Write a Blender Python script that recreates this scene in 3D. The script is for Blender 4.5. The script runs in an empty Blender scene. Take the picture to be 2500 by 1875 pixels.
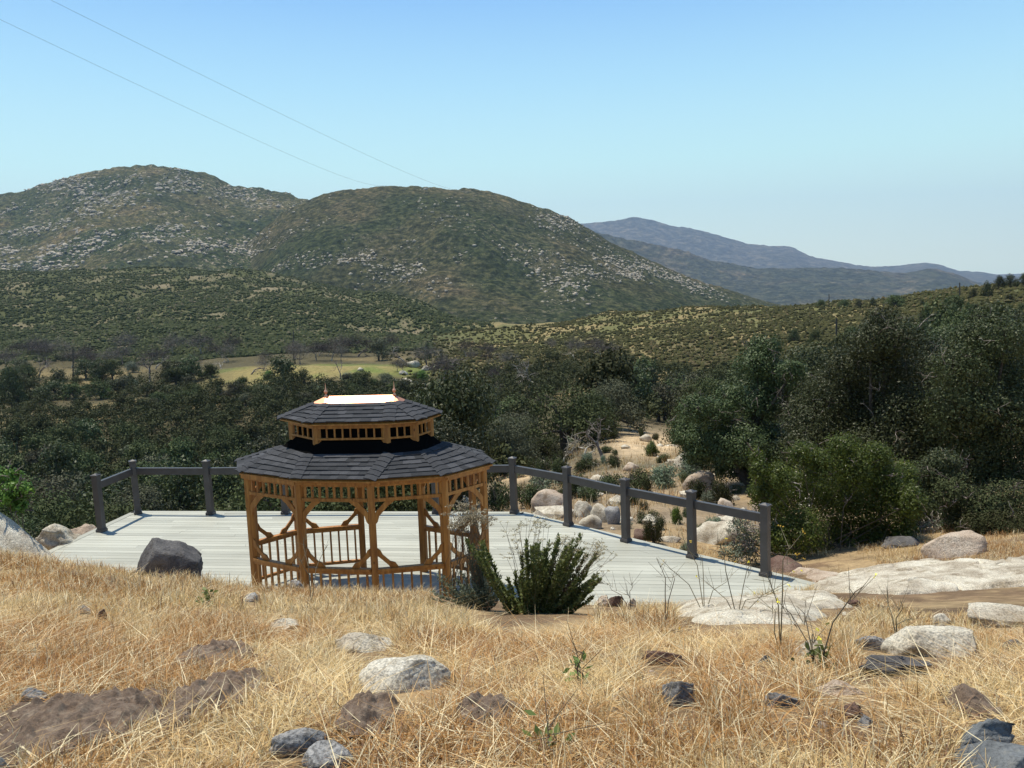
import bpy, math, numpy as np
from mathutils import Matrix, Vector
C = bpy.context.scene.collection
S = bpy.context.scene
# ------------------------------------------------------------------ camera, sky, sun, exposure
F, CX, CY, H = 1950.0, 1250.0, 937.5, 5.0
PITCH, ROLL = math.atan(267.5 / 1950), -0.03
cd = bpy.data.cameras.new("camera"); cam = bpy.data.objects.new("camera", cd); C.objects.link(cam)
cd.sensor_width = 36; cd.lens = 36 * F / 2500; cd.clip_start = 0.1; cd.clip_end = 60000
RM = Matrix.Rotation(math.pi / 2 - PITCH, 4, 'X') @ Matrix.Rotation(ROLL, 4, 'Z')
cam.matrix_world = Matrix.Translation((0, 0, H)) @ RM
S.camera = cam
S.view_settings.view_transform = 'Standard'; S.view_settings.look = 'None'
S.view_settings.exposure = 0.28; S.view_settings.gamma = 1
S.cycles.max_bounces = 6; S.cycles.diffuse_bounces = 3; S.cycles.glossy_bounces = 2
S.cycles.transmission_bounces = 3; S.cycles.volume_bounces = 0; S.cycles.transparent_max_bounces = 8
EL, AZ = math.radians(72), math.radians(-58)
w = bpy.data.worlds.new("World"); S.world = w; w.use_nodes = True
nt = w.node_tree; bg = nt.nodes["Background"]
sk = nt.nodes.new("ShaderNodeTexSky"); sk.sky_type = 'NISHITA'; sk.sun_disc = False
sk.sun_elevation = EL; sk.sun_rotation = AZ; sk.altitude = 0; sk.air_density = 1.3; sk.dust_density = 0.6; sk.ozone_density = 1.2
nt.links.new(sk.outputs[0], bg.inputs[0]); bg.inputs[1].default_value = 0.115
_tc = nt.nodes.new("ShaderNodeTexCoord"); _sx = nt.nodes.new("ShaderNodeSeparateXYZ"); _rp = nt.nodes.new("ShaderNodeValToRGB"); _mx = nt.nodes.new("ShaderNodeMix"); _mx.data_type = 'RGBA'
nt.links.new(_tc.outputs['Generated'], _sx.inputs[0]); nt.links.new(_sx.outputs['Z'], _rp.inputs[0]); _e = _rp.color_ramp.elements
while len(_e) < 7: _e.new(.5)
for _k, (_p, _c) in zip(_e, [(0, (.96, 1.12, .93)), (.04, (.84, 1.06, .94)), (.13, (.62, .98, .98)), (.22, (.42, .77, .98)), (.31, (.25, .545, .93)), (.6, (.07, .19, .46)), (1, (.03, .09, .25))]): _k.position = _p; _k.color = (*_c, 1)
_sc = nt.nodes.new("ShaderNodeVectorMath"); _sc.operation = 'SCALE'; _sc.inputs['Scale'].default_value = 8.0; nt.links.new(_rp.outputs[0], _sc.inputs[0])
_mx.inputs[0].default_value = .9; nt.links.new(sk.outputs[0], _mx.inputs[6]); nt.links.new(_sc.outputs[0], _mx.inputs[7]); nt.links.new(_mx.outputs[2], bg.inputs[0])
sl = bpy.data.lights.new("sun", 'SUN'); sl.energy = 4.6; sl.angle = math.radians(0.53); sl.color = (1, 0.94, 0.80)
so = bpy.data.objects.new("sun", sl); C.objects.link(so)
so.rotation_euler = Vector((math.sin(AZ) * math.cos(EL), math.cos(AZ) * math.cos(EL), math.sin(EL))).to_track_quat('Z', 'Y').to_euler()

# ------------------------------------------------------------------ helpers
R3 = np.array(RM.to_3x3())
rng = np.random.default_rng(7)
def ray(px, py):
    d = R3 @ np.array([(px - CX) / F, -(py - CY) / F, -1.0]); return d / d[1]
def at(px, py, Y):
    d = ray(px, py); return np.array([d[0] * Y, Y, H + d[2] * Y])
def px2m(Y): return Y / F * 1.0
def proj(P):
    c = (np.asarray(P, float) - [0, 0, H]) @ R3
    return np.stack([CX + F * c[..., 0] / -c[..., 2], CY - F * c[..., 1] / -c[..., 2]], -1)
def _h(ix, iy, iz, seed):
    n = (ix.astype(np.int64) * 374761393 + iy.astype(np.int64) * 668265263 + iz.astype(np.int64) * 2147483647 + seed * 974634777) & 0xffffffff
    n = ((n ^ (n >> 13)) * 1274126177) & 0xffffffff
    n = n ^ (n >> 16)
    return (n & 0xffff) / 65535.0 * 2 - 1
def vnoise(P, seed=0):
    P = np.asarray(P, float); i = np.floor(P).astype(np.int64); f = P - i; f = f * f * (3 - 2 * f)
    r = 0
    for a in (0, 1):
        for b in (0, 1):
            for c in (0, 1):
                wgt = (f[..., 0] if a else 1 - f[..., 0]) * (f[..., 1] if b else 1 - f[..., 1]) * (f[..., 2] if c else 1 - f[..., 2])
                r = r + wgt * _h(i[..., 0] + a, i[..., 1] + b, i[..., 2] + c, seed)
    return r
def fbm(P, oct=4, seed=0, gain=0.5):
    P = np.asarray(P, float); a = 1; r = 0; t = 0
    for k in range(oct):
        r = r + a * vnoise(P * 2 ** k + k * 17.3, seed + k); t += a; a *= gain
    return r / t
def n2(X, Y, sc, oct=4, seed=0, gain=0.5):
    return fbm(np.stack([X / sc, Y / sc, np.zeros_like(X) + seed * 3.7], -1), oct, seed, gain)
def tag(o, label=None, cat=None, group=None, kind=None):
    if label: o['label'] = label
    if cat: o['category'] = cat
    if group: o['group'] = group
    if kind: o['kind'] = kind
    return o
def empty(name, loc=(0, 0, 0)):
    o = bpy.data.objects.new(name, None); C.objects.link(o); o.location = loc; o.empty_display_size = 0.1; return o
def mesh(name, V, Fc, mat, smooth=False, col=None, fattr=None):
    """V (n,3); Fc (m,k) int array or list of arrays; col per-vertex rgb; fattr per-face float 'rnd'"""
    V = np.asarray(V, np.float32)
    if not isinstance(Fc, list) or np.ndim(Fc[0]) == 1: Fc = [np.asarray(Fc)]
    Fc = [np.asarray(f, np.int32) for f in Fc if len(f)]
    me = bpy.data.meshes.new(name)
    tot = [np.full(len(f), f.shape[1], np.int32) for f in Fc]
    lt = np.concatenate(tot); lv = np.concatenate([f.ravel() for f in Fc])
    ls = np.concatenate([[0], np.cumsum(lt)[:-1]]).astype(np.int32)
    me.vertices.add(len(V)); me.vertices.foreach_set('co', V.ravel())
    me.loops.add(len(lv)); me.loops.foreach_set('vertex_index', lv)
    me.polygons.add(len(lt)); me.polygons.foreach_set('loop_start', ls)
    me.update(calc_edges=True)
    me.polygons.foreach_set('use_smooth', np.full(len(lt), smooth))
    if col is not None:
        a = me.color_attributes.new('Col', 'FLOAT_COLOR', 'POINT')
        a.data.foreach_set('color', np.c_[col, np.ones(len(col))].astype(np.float32).ravel())
    if fattr is not None:
        a = me.attributes.new('rnd', 'FLOAT', 'FACE'); a.data.foreach_set('value', np.asarray(fattr, np.float32))
    if mat: me.materials.append(mat)
    return me
def link(name, me, parent=None, loc=None):
    o = bpy.data.objects.new(name, me); C.objects.link(o)
    if parent: o.parent = parent
    if loc is not None: o.location = loc
    return o
def copy_tree(root, loc, rz=0, sc=1, chmats=None):
    r = root.copy(); C.objects.link(r); r.location = loc; r.rotation_euler = (0, 0, rz); r.scale = (sc, sc, sc) if np.isscalar(sc) else sc
    for ch in list(root.children):
        c = ch.copy(); C.objects.link(c); c.parent = r
    return r
class MB:
    def __init__(s): s.v = []; s.f = []; s.n = 0; s.a = []
    def add(s, V, Fc, a=None):
        V = np.asarray(V, float).reshape(-1, 3); s.v.append(V)
        for f in Fc: s.f.append([i + s.n for i in f]); s.a.append(rng.random() if a is None else a)
        s.n += len(V)
    def box(s, c, d, u=(1, 0, 0), up=(0, 0, 1), a=None):
        u = np.array(u, float); u /= np.linalg.norm(u); up = np.array(up, float); v = np.cross(up, u); v /= np.linalg.norm(v); t = np.cross(u, v)
        V = [np.array(c) + u * sx * d[0] / 2 + v * sy * d[1] / 2 + t * sz * d[2] / 2 for sx in (-1, 1) for sy in (-1, 1) for sz in (-1, 1)]
        s.add(V, [(0, 1, 3, 2), (4, 6, 7, 5), (0, 4, 5, 1), (2, 3, 7, 6), (0, 2, 6, 4), (1, 5, 7, 3)], a)
    def bar(s, p, q, wd, ht, up=(0, 0, 1), a=None):
        p = np.array(p, float); q = np.array(q, float); s.box((p + q) / 2, (np.linalg.norm(q - p), wd, ht), q - p, up, a)
    def prism(s, pts, off, a=None):
        pts = np.array(pts, float); n = len(pts)
        s.add(np.r_[pts, pts + np.array(off)], [tuple(range(n))[::-1], tuple(range(n, 2 * n))] + [(i, (i + 1) % n, n + (i + 1) % n, n + i) for i in range(n)], a)
    def lathe(s, base, prof, n=14, a=None):
        b = np.array(base, float); V = []; Fc = []
        for r, z in prof:
            for k in range(n):
                t = 2 * math.pi * k / n; V.append(b + [r * math.cos(t), r * math.sin(t), z])
        for i in range(len(prof) - 1):
            for k in range(n): Fc.append((i * n + k, i * n + (k + 1) % n, (i + 1) * n + (k + 1) % n, (i + 1) * n + k))
        Fc.append(tuple(range(n))[::-1]); Fc.append(tuple((len(prof) - 1) * n + k for k in range(n)))
        s.add(V, Fc, a)
    def build(s, name, mat, parent=None, bevel=0, smooth=False):
        me = bpy.data.meshes.new(name); V = np.concatenate(s.v)
        me.from_pydata(V.tolist(), [], s.f); me.materials.append(mat)
        at_ = me.attributes.new('rnd', 'FLOAT', 'FACE'); at_.data.foreach_set('value', np.array(s.a, np.float32))
        if smooth: me.polygons.foreach_set('use_smooth', [True] * len(s.f))
        me.update(); o = link(name, me, parent)
        if bevel:
            m = o.modifiers.new('bevel', 'BEVEL'); m.width = bevel; m.segments = 2; m.limit_method = 'ANGLE'
        return o
def tubes(P0, P1, r0, r1, n=5):
    P0, P1 = np.asarray(P0, float), np.asarray(P1, float); r0 = np.broadcast_to(r0, len(P0)); r1 = np.broadcast_to(r1, len(P0))
    d = P1 - P0; d /= np.linalg.norm(d, axis=1)[:, None] + 1e-9
    ref = np.where(np.abs(d[:, 2:3]) < .9, [[0, 0, 1.]], [[1., 0, 0]]); u = np.cross(d, ref); u /= np.linalg.norm(u, axis=1)[:, None]; v = np.cross(d, u)
    t = np.arange(n) * 2 * np.pi / n; ring = u[:, None] * np.cos(t)[None, :, None] + v[:, None] * np.sin(t)[None, :, None]
    V = np.concatenate([P0[:, None] + ring * r0[:, None, None], P1[:, None] + ring * r1[:, None, None]], 1)
    k = np.arange(n); q = np.stack([k, (k + 1) % n, n + (k + 1) % n, n + k], 1)
    Fc = (np.arange(len(P0)) * 2 * n)[:, None, None] + q[None]
    return V.reshape(-1, 3), Fc.reshape(-1, 4)
def leaves(Cn, size, aspect=2.0, up=0.0, dirs=None, nrm=None):
    N = len(Cn)
    if nrm is not None:
        n_ = nrm / (np.linalg.norm(nrm, axis=1)[:, None] + 1e-9) + rng.normal(size=(N, 3)) * .38; n_ /= np.linalg.norm(n_, axis=1)[:, None]
        a = rng.normal(size=(N, 3)); a -= n_ * (a * n_).sum(1)[:, None]; a /= np.linalg.norm(a, axis=1)[:, None]; b = np.cross(n_, a)
        size = np.broadcast_to(size, N)[:, None]; l = a * size / 2; wd = b * size / 2 / aspect; V = np.stack([Cn - l, Cn + wd, Cn + l, Cn - wd], 1).reshape(-1, 3)
        return V, np.arange(4 * N).reshape(N, 4)
    a = rng.normal(size=(N, 3)) if dirs is None else dirs + rng.normal(size=(N, 3)) * .35
    a /= np.linalg.norm(a, axis=1)[:, None]
    b = rng.normal(size=(N, 3)) if nrm is None else np.cross(a, nrm + rng.normal(size=(N, 3)) * .5)
    b[:, 2] *= 1 - up; b -= a * (a * b).sum(1)[:, None]; b /= np.linalg.norm(b, axis=1)[:, None] + 1e-9
    size = np.broadcast_to(size, N)[:, None]; l = a * size / 2; wd = b * size / 2 / aspect
    V = np.stack([Cn - l, Cn + wd, Cn + l, Cn - wd], 1).reshape(-1, 3)
    return V, np.arange(4 * N).reshape(N, 4)
def ico(sub):
    import bmesh
    bm = bmesh.new(); bmesh.ops.create_icosphere(bm, subdivisions=sub, radius=1)
    V = np.array([v.co[:] for v in bm.verts]); Fc = np.array([[v.index for v in f.verts] for f in bm.faces]); bm.free(); return V, Fc
ICO = {k: ico(k) for k in (1, 2, 3, 4, 5)}
# ------------------------------------------------------------------ materials
def mat(name): m = bpy.data.materials.new(name); m.use_nodes = True; return m, m.node_tree, m.node_tree.nodes['Principled BSDF']
def N(nt, t, **k):
    n = nt.nodes.new(t)
    for a, b in k.items(): setattr(n, a, b)
    return n
def ramp(nt, fac, stops):
    r = N(nt, 'ShaderNodeValToRGB'); e = r.color_ramp.elements
    while len(e) < len(stops): e.new(0.5)
    for x, (p, c) in zip(e, stops): x.position = p; x.color = (*c, 1)
    nt.links.new(fac, r.inputs[0]); return r.outputs[0]
def noise(nt, sc, det=6, rough=.6, coord='Object', vec=None):
    n = N(nt, 'ShaderNodeTexNoise'); n.inputs['Scale'].default_value = sc; n.inputs['Detail'].default_value = det; n.inputs['Roughness'].default_value = rough
    if vec is None:
        tc = N(nt, 'ShaderNodeTexCoord'); vec = tc.outputs[coord]
    nt.links.new(vec, n.inputs['Vector']); return n.outputs['Fac']
def mixc(nt, fac, a, b, mode='MIX'):
    m = N(nt, 'ShaderNodeMix', data_type='RGBA', blend_type=mode)
    if hasattr(fac, 'is_output'): nt.links.new(fac, m.inputs[0])
    else: m.inputs[0].default_value = fac
    for s, i in ((a, 6), (b, 7)):
        if hasattr(s, 'is_output'): nt.links.new(s, m.inputs[i])
        else: m.inputs[i].default_value = (*s, 1)
    return m.outputs[2]
def bump(nt, b, h, st, dist=0.02):
    n = N(nt, 'ShaderNodeBump'); n.inputs['Strength'].default_value = st; n.inputs['Distance'].default_value = dist
    nt.links.new(h, n.inputs['Height']); nt.links.new(n.outputs[0], b.inputs['Normal'])
def rnd(nt, name='rnd'): n = N(nt, 'ShaderNodeAttribute'); n.attribute_name = name; return n.outputs['Fac']
def vcol(nt): n = N(nt, 'ShaderNodeAttribute'); n.attribute_name = 'Col'; return n.outputs['Color']
def foliage(name, c0, c1, c2=None, rough=.5, trans=.25, spec=.4):
    m, nt, b = mat(name); oi = N(nt, 'ShaderNodeObjectInfo')
    c = ramp(nt, rnd(nt), [(0, c0), (.6, c1), (1, c2 or c1)])
    hv = N(nt, 'ShaderNodeHueSaturation'); nt.links.new(c, hv.inputs['Color'])
    mr = N(nt, 'ShaderNodeMapRange'); mr.inputs[3].default_value = .62; mr.inputs[4].default_value = 1.6
    nt.links.new(oi.outputs['Random'], mr.inputs[0]); nt.links.new(mr.outputs[0], hv.inputs['Value'])
    mr2 = N(nt, 'ShaderNodeMapRange'); mr2.inputs[3].default_value = .455; mr2.inputs[4].default_value = .515
    nt.links.new(oi.outputs['Random'], mr2.inputs[0]); nt.links.new(mr2.outputs[0], hv.inputs['Hue'])
    nt.links.new(hv.outputs[0], b.inputs['Base Color']); b.inputs['Roughness'].default_value = rough; b.inputs['Specular IOR Level'].default_value = spec
    if trans:
        t = N(nt, 'ShaderNodeBsdfTranslucent'); nt.links.new(hv.outputs[0], t.inputs[0]); mx = N(nt, 'ShaderNodeMixShader'); mx.inputs[0].default_value = trans
        nt.links.new(b.outputs[0], mx.inputs[1]); nt.links.new(t.outputs[0], mx.inputs[2]); nt.links.new(mx.outputs[0], nt.nodes['Material Output'].inputs[0])
    return m
M = {}
M['oak'] = foliage('oak_leaf', (.024, .035, .013), (.056, .074, .026), (.135, .15, .06), .5, .18, .25)
M['oak_far'] = foliage('oak_leaf_far', (.030, .042, .017), (.066, .084, .034), (.145, .155, .07), .7, .12, .1)
M['oak_grey'] = foliage('grey_oak_leaf', (.056, .062, .038), (.10, .106, .064), (.17, .17, .105), .7, .12, .1)
M['sumac'] = foliage('sumac_leaf', (.045, .08, .014), (.095, .165, .026), (.27, .38, .075), .45, .42, .35)
M['chap'] = foliage('chaparral_leaf', (.034, .048, .022), (.062, .078, .034), (.19, .165, .10), .8, 0, .05)
M['olive'] = foliage('olive_scrub_leaf', (.04, .052, .022), (.105, .118, .045), (.25, .22, .095), .8, 0, .05)
M['twig'] = foliage('dry_twig', (.12, .10, .085), (.22, .19, .16), (.36, .33, .28), .8, 0, .1)
M['rosem'] = foliage('shrub_needle', (.08, .13, .032), (.15, .22, .06), (.30, .38, .13), .5, .4)
M['sage'] = foliage('sage_leaf', (.10, .13, .085), (.16, .2, .13), (.26, .3, .2), .6, .2)
M['flower'] = foliage('cream_flower', (.40, .38, .2), (.60, .58, .34), (.75, .73, .48), .8, .2)
M['yellow'] = foliage('yellow_flower', (.7, .6, .05), (.8, .7, .08), (.85, .75, .1), .8, .2)
M['stem'] = foliage('stem_bark', (.11, .1, .06), (.17, .15, .09), (.24, .2, .12), .8, 0)
M['grass'] = None
m, nt, b = mat('dry_grass'); M['grass'] = m
gc = vcol(nt); nt.links.new(gc, b.inputs['Base Color']); b.inputs['Roughness'].default_value = .55; b.inputs['Specular IOR Level'].default_value = .35
t = N(nt, 'ShaderNodeBsdfTranslucent'); nt.links.new(gc, t.inputs[0]); mx = N(nt, 'ShaderNodeMixShader'); mx.inputs[0].default_value = .38
nt.links.new(b.outputs[0], mx.inputs[1]); nt.links.new(t.outputs[0], mx.inputs[2]); nt.links.new(mx.outputs[0], nt.nodes['Material Output'].inputs[0])
m, nt, b = mat('bark'); M['bark'] = m
nt.links.new(ramp(nt, noise(nt, 6), [(.3, (.035, .028, .022)), (.7, (.10, .085, .07))]), b.inputs['Base Color']); b.inputs['Roughness'].default_value = .9; bump(nt, b, noise(nt, 14), .8, .04)
m, nt, b = mat('terrain'); M['ground'] = m
fine = noise(nt, .9, 9, .7); c = mixc(nt, .75, vcol(nt), ramp(nt, fine, [(.3, (.45, .45, .45)), (.68, (1.5, 1.45, 1.35))]), 'MULTIPLY')
nt.links.new(mixc(nt, .6, c, ramp(nt, noise(nt, 9, 8, .7), [(.3, (.5, .5, .5)), (.7, (1.5, 1.5, 1.5))]), 'MULTIPLY'), b.inputs['Base Color']); b.inputs['Roughness'].default_value = .95; b.inputs['Specular IOR Level'].default_value = .1
bump(nt, b, noise(nt, 12, 8, .7), .9, .05)
def mountain_mat(name, sc, stops, fine_sc, bs, bd, rk=0):
    m, nt, b = mat(name)
    n1 = noise(nt, sc, 9, .66); n2_ = noise(nt, fine_sc, 8, .75)
    c = mixc(nt, 1, ramp(nt, n1, stops), ramp(nt, n2_, [(.38, (.35, .38, .36)), (.5, (.9, .95, .9)), (.64, (2.4, 2.1, 1.8))]), 'MULTIPLY')
    c = mixc(nt, 1.0, c, vcol(nt), 'MULTIPLY')
    if rk:
        rm = N(nt, 'ShaderNodeMath', operation='MULTIPLY'); nt.links.new(ramp(nt, noise(nt, .085, 5, .7), [(.55, (0, 0, 0)), (.62, (1, 1, 1))]), rm.inputs[0]); nt.links.new(ramp(nt, noise(nt, .0062, 7, .7), [(.47, (.06, .06, .06)), (.60, (1, 1, 1))]), rm.inputs[1]); r2 = N(nt, 'ShaderNodeMath', operation='MULTIPLY'); nt.links.new(rm.outputs[0], r2.inputs[0]); r2.inputs[1].default_value = rk; c = mixc(nt, r2.outputs[0], c, (.42, .35, .25))
    nt.links.new(c, b.inputs['Base Color']); b.inputs['Roughness'].default_value = 1; b.inputs['Specular IOR Level'].default_value = 0
    bump(nt, b, noise(nt, fine_sc * .7, 8, .75), bs, bd); return m
M['mtn'] = mountain_mat('chaparral_slope', .004, [(.3, (.040, .052, .028)), (.5, (.058, .066, .036)), (.68, (.11, .098, .062))], .08, 1.0, 9, 1)
M['mtn2'] = mountain_mat('hill_slope', .005, [(.3, (.042, .052, .031)), (.5, (.058, .064, .039)), (.68, (.105, .094, .066))], .08, 1.0, 9, .35)
M['far'] = mountain_mat('far_slope', .0012, [(.3, (.055, .06, .05)), (.6, (.09, .085, .07))], .01, 1.0, 30)
M['foot'] = mountain_mat('foothill_slope', .002, [(.3, (.04, .05, .034)), (.5, (.055, .06, .042)), (.68, (.12, .10, .075))], .02, 1.0, 18)
def rock_mat(name, stops, speck=.55, sc=1.0, bs=.9):
    m, nt, b = mat(name); oi = N(nt, 'ShaderNodeObjectInfo'); tc = N(nt, 'ShaderNodeTexCoord')
    ad = N(nt, 'ShaderNodeVectorMath', operation='ADD'); nt.links.new(tc.outputs['Object'], ad.inputs[0]); nt.links.new(oi.outputs['Location'], ad.inputs[1]); v = ad.outputs[0]
    c = ramp(nt, noise(nt, 2.2 * sc, 9, .68, vec=v), stops)
    c = mixc(nt, speck, c, ramp(nt, noise(nt, 75 * sc, 2, .5, vec=v), [(.38, (.35, .34, .33)), (.5, (1, 1, 1)), (.64, (1.35, 1.33, 1.3))]), 'MULTIPLY')
    lich = ramp(nt, noise(nt, 5 * sc, 6, .7, vec=v), [(.54, (0, 0, 0)), (.62, (1, 1, 1))])
    c = mixc(nt, .8, c, mixc(nt, lich, (1, 1, 1), (.62, .58, .52)), 'MULTIPLY')
    nt.links.new(c, b.inputs['Base Color']); b.inputs['Roughness'].default_value = .9; b.inputs['Specular IOR Level'].default_value = .2
    h = N(nt, 'ShaderNodeMath', operation='ADD'); nt.links.new(noise(nt, 30 * sc, 6, .7, vec=v), h.inputs[0]); nt.links.new(noise(nt, 4 * sc, 8, .7, vec=v), h.inputs[1])
    bump(nt, b, h.outputs[0], bs, .03 / sc); return m
M['pale'] = rock_mat('pale_granite', [(.3, (.30, .25, .18)), (.45, (.48, .42, .33)), (.58, (.65, .60, .49)), (.7, (.74, .70, .60))])
M['grey'] = rock_mat('grey_granite', [(.3, (.15, .145, .14)), (.5, (.28, .275, .27)), (.7, (.42, .41, .395))], .7)
M['tan'] = rock_mat('tan_granite', [(.3, (.32, .235, .17)), (.5, (.50, .40, .31)), (.7, (.63, .55, .45))])
M['dark'] = rock_mat('dark_stone', [(.3, (.07, .065, .065)), (.5, (.13, .125, .125)), (.7, (.22, .21, .2))], .3)
M['slate'] = rock_mat('blue_grey_slate', [(.3, (.12, .128, .135)), (.5, (.2, .212, .22)), (.66, (.30, .28, .23))], .3)
M['brown'] = rock_mat('brown_stone', [(.3, (.08, .045, .035)), (.5, (.15, .09, .07)), (.7, (.27, .2, .16))], .3)
M['farrock'] = rock_mat('far_boulder', [(.3, (.28, .235, .175)), (.5, (.44, .38, .29)), (.7, (.62, .55, .43))], .1, .1)
m, nt, b = mat('soil'); M['soil'] = m
nt.links.new(ramp(nt, noise(nt, 14, 9, .75), [(.3, (.15, .10, .068)), (.5, (.29, .205, .145)), (.68, (.48, .37, .27))]), b.inputs['Base Color']); b.inputs['Roughness'].default_value = 1; bump(nt, b, noise(nt, 40, 8, .8), 1, .03)
def wood(name, c0, c1, c2):
    m, nt, b = mat(name); tc = N(nt, 'ShaderNodeTexCoord'); mp = N(nt, 'ShaderNodeMapping'); mp.inputs['Scale'].default_value = (14, 14, 1.6)
    nt.links.new(tc.outputs['Object'], mp.inputs[0]); n = noise(nt, 1.4, 7, .65, vec=mp.outputs[0])
    c = ramp(nt, n, [(.3, c0), (.55, c1), (.75, c2)])
    kn = N(nt, 'ShaderNodeTexVoronoi'); kn.inputs['Scale'].default_value = 3.1; mp2 = N(nt, 'ShaderNodeMapping'); mp2.inputs['Scale'].default_value = (2.4, 2.4, 1.3); nt.links.new(tc.outputs['Object'], mp2.inputs[0]); nt.links.new(mp2.outputs[0], kn.inputs['Vector'])
    k = ramp(nt, kn.outputs['Distance'], [(.06, (.3, .22, .2)), (.11, (1, 1, 1))]); c = mixc(nt, 1, c, k, 'MULTIPLY')
    c = mixc(nt, .6, c, ramp(nt, rnd(nt), [(0, (.78, .75, .72)), (1, (1.15, 1.15, 1.15))]), 'MULTIPLY')
    nt.links.new(c, b.inputs['Base Color']); b.inputs['Roughness'].default_value = .5; bump(nt, b, n, .25, .004); return m
M['cedar'] = wood('cedar_wood', (.24, .090, .018), (.43, .19, .040), (.60, .31, .085))
m, nt, b = mat('black_fill'); M['black_fill'] = m; b.inputs['Base Color'].default_value = (.006, .006, .006, 1); b.inputs['Roughness'].default_value = 1; b.inputs['Specular IOR Level'].default_value = 0  # flat black for the added cupola block and the roof ring
m, nt, b = mat('shingle'); M['shingle'] = m
c = ramp(nt, rnd(nt), [(0, (.036, .038, .042)), (.5, (.055, .057, .063)), (1, (.078, .080, .088))])
nt.links.new(mixc(nt, .8, c, ramp(nt, noise(nt, 160, 3, .6), [(.35, (.5, .5, .5)), (.65, (1.5, 1.5, 1.5))]), 'MULTIPLY'), b.inputs['Base Color']); b.inputs['Roughness'].default_value = .95; b.inputs['Specular IOR Level'].default_value = .15; bump(nt, b, noise(nt, 200, 2, .6), .5, .004)
m, nt, b = mat('copper'); M['copper'] = m; b.inputs['Base Color'].default_value = (.86, .42, .26, 1); b.inputs['Metallic'].default_value = .92
nt.links.new(ramp(nt, noise(nt, 3, 5), [(.3, (.42, .42, .42)), (.7, (.55, .55, .55))]), b.inputs['Roughness']); bump(nt, b, noise(nt, 2.5, 2, .5), .12, .03)
m, nt, b = mat('composite_deck'); M['deck'] = m
tc = N(nt, 'ShaderNodeTexCoord'); mp = N(nt, 'ShaderNodeMapping'); mp.inputs['Rotation'].default_value = (0, 0, .118); mp.inputs['Scale'].default_value = (.6, 22, 22); nt.links.new(tc.outputs['Object'], mp.inputs[0])
c = mixc(nt, .75, ramp(nt, rnd(nt), [(0, (.36, .36, .305)), (1, (.48, .48, .41))]), ramp(nt, noise(nt, 1.5, 5, .6, vec=mp.outputs[0]), [(.3, (.82, .82, .82)), (.7, (1.1, 1.1, 1.1))]), 'MULTIPLY')
c = mixc(nt, .5, c, ramp(nt, noise(nt, .55, 6, .6), [(.35, (.82, .80, .76)), (.6, (1.05, 1.05, 1.05))]), 'MULTIPLY')
nt.links.new(c, b.inputs['Base Color']); b.inputs['Roughness'].default_value = .6
m, nt, b = mat('fence_paint'); M['fence'] = m
nt.links.new(ramp(nt, noise(nt, 5, 6), [(.3, (.048, .045, .046)), (.7, (.07, .065, .066))]), b.inputs['Base Color']); b.inputs['Roughness'].default_value = .42
m, nt, b = mat('wire'); M['wire'] = m; b.inputs['Base Color'].default_value = (.12, .13, .15, 1); b.inputs['Roughness'].default_value = .6
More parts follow.
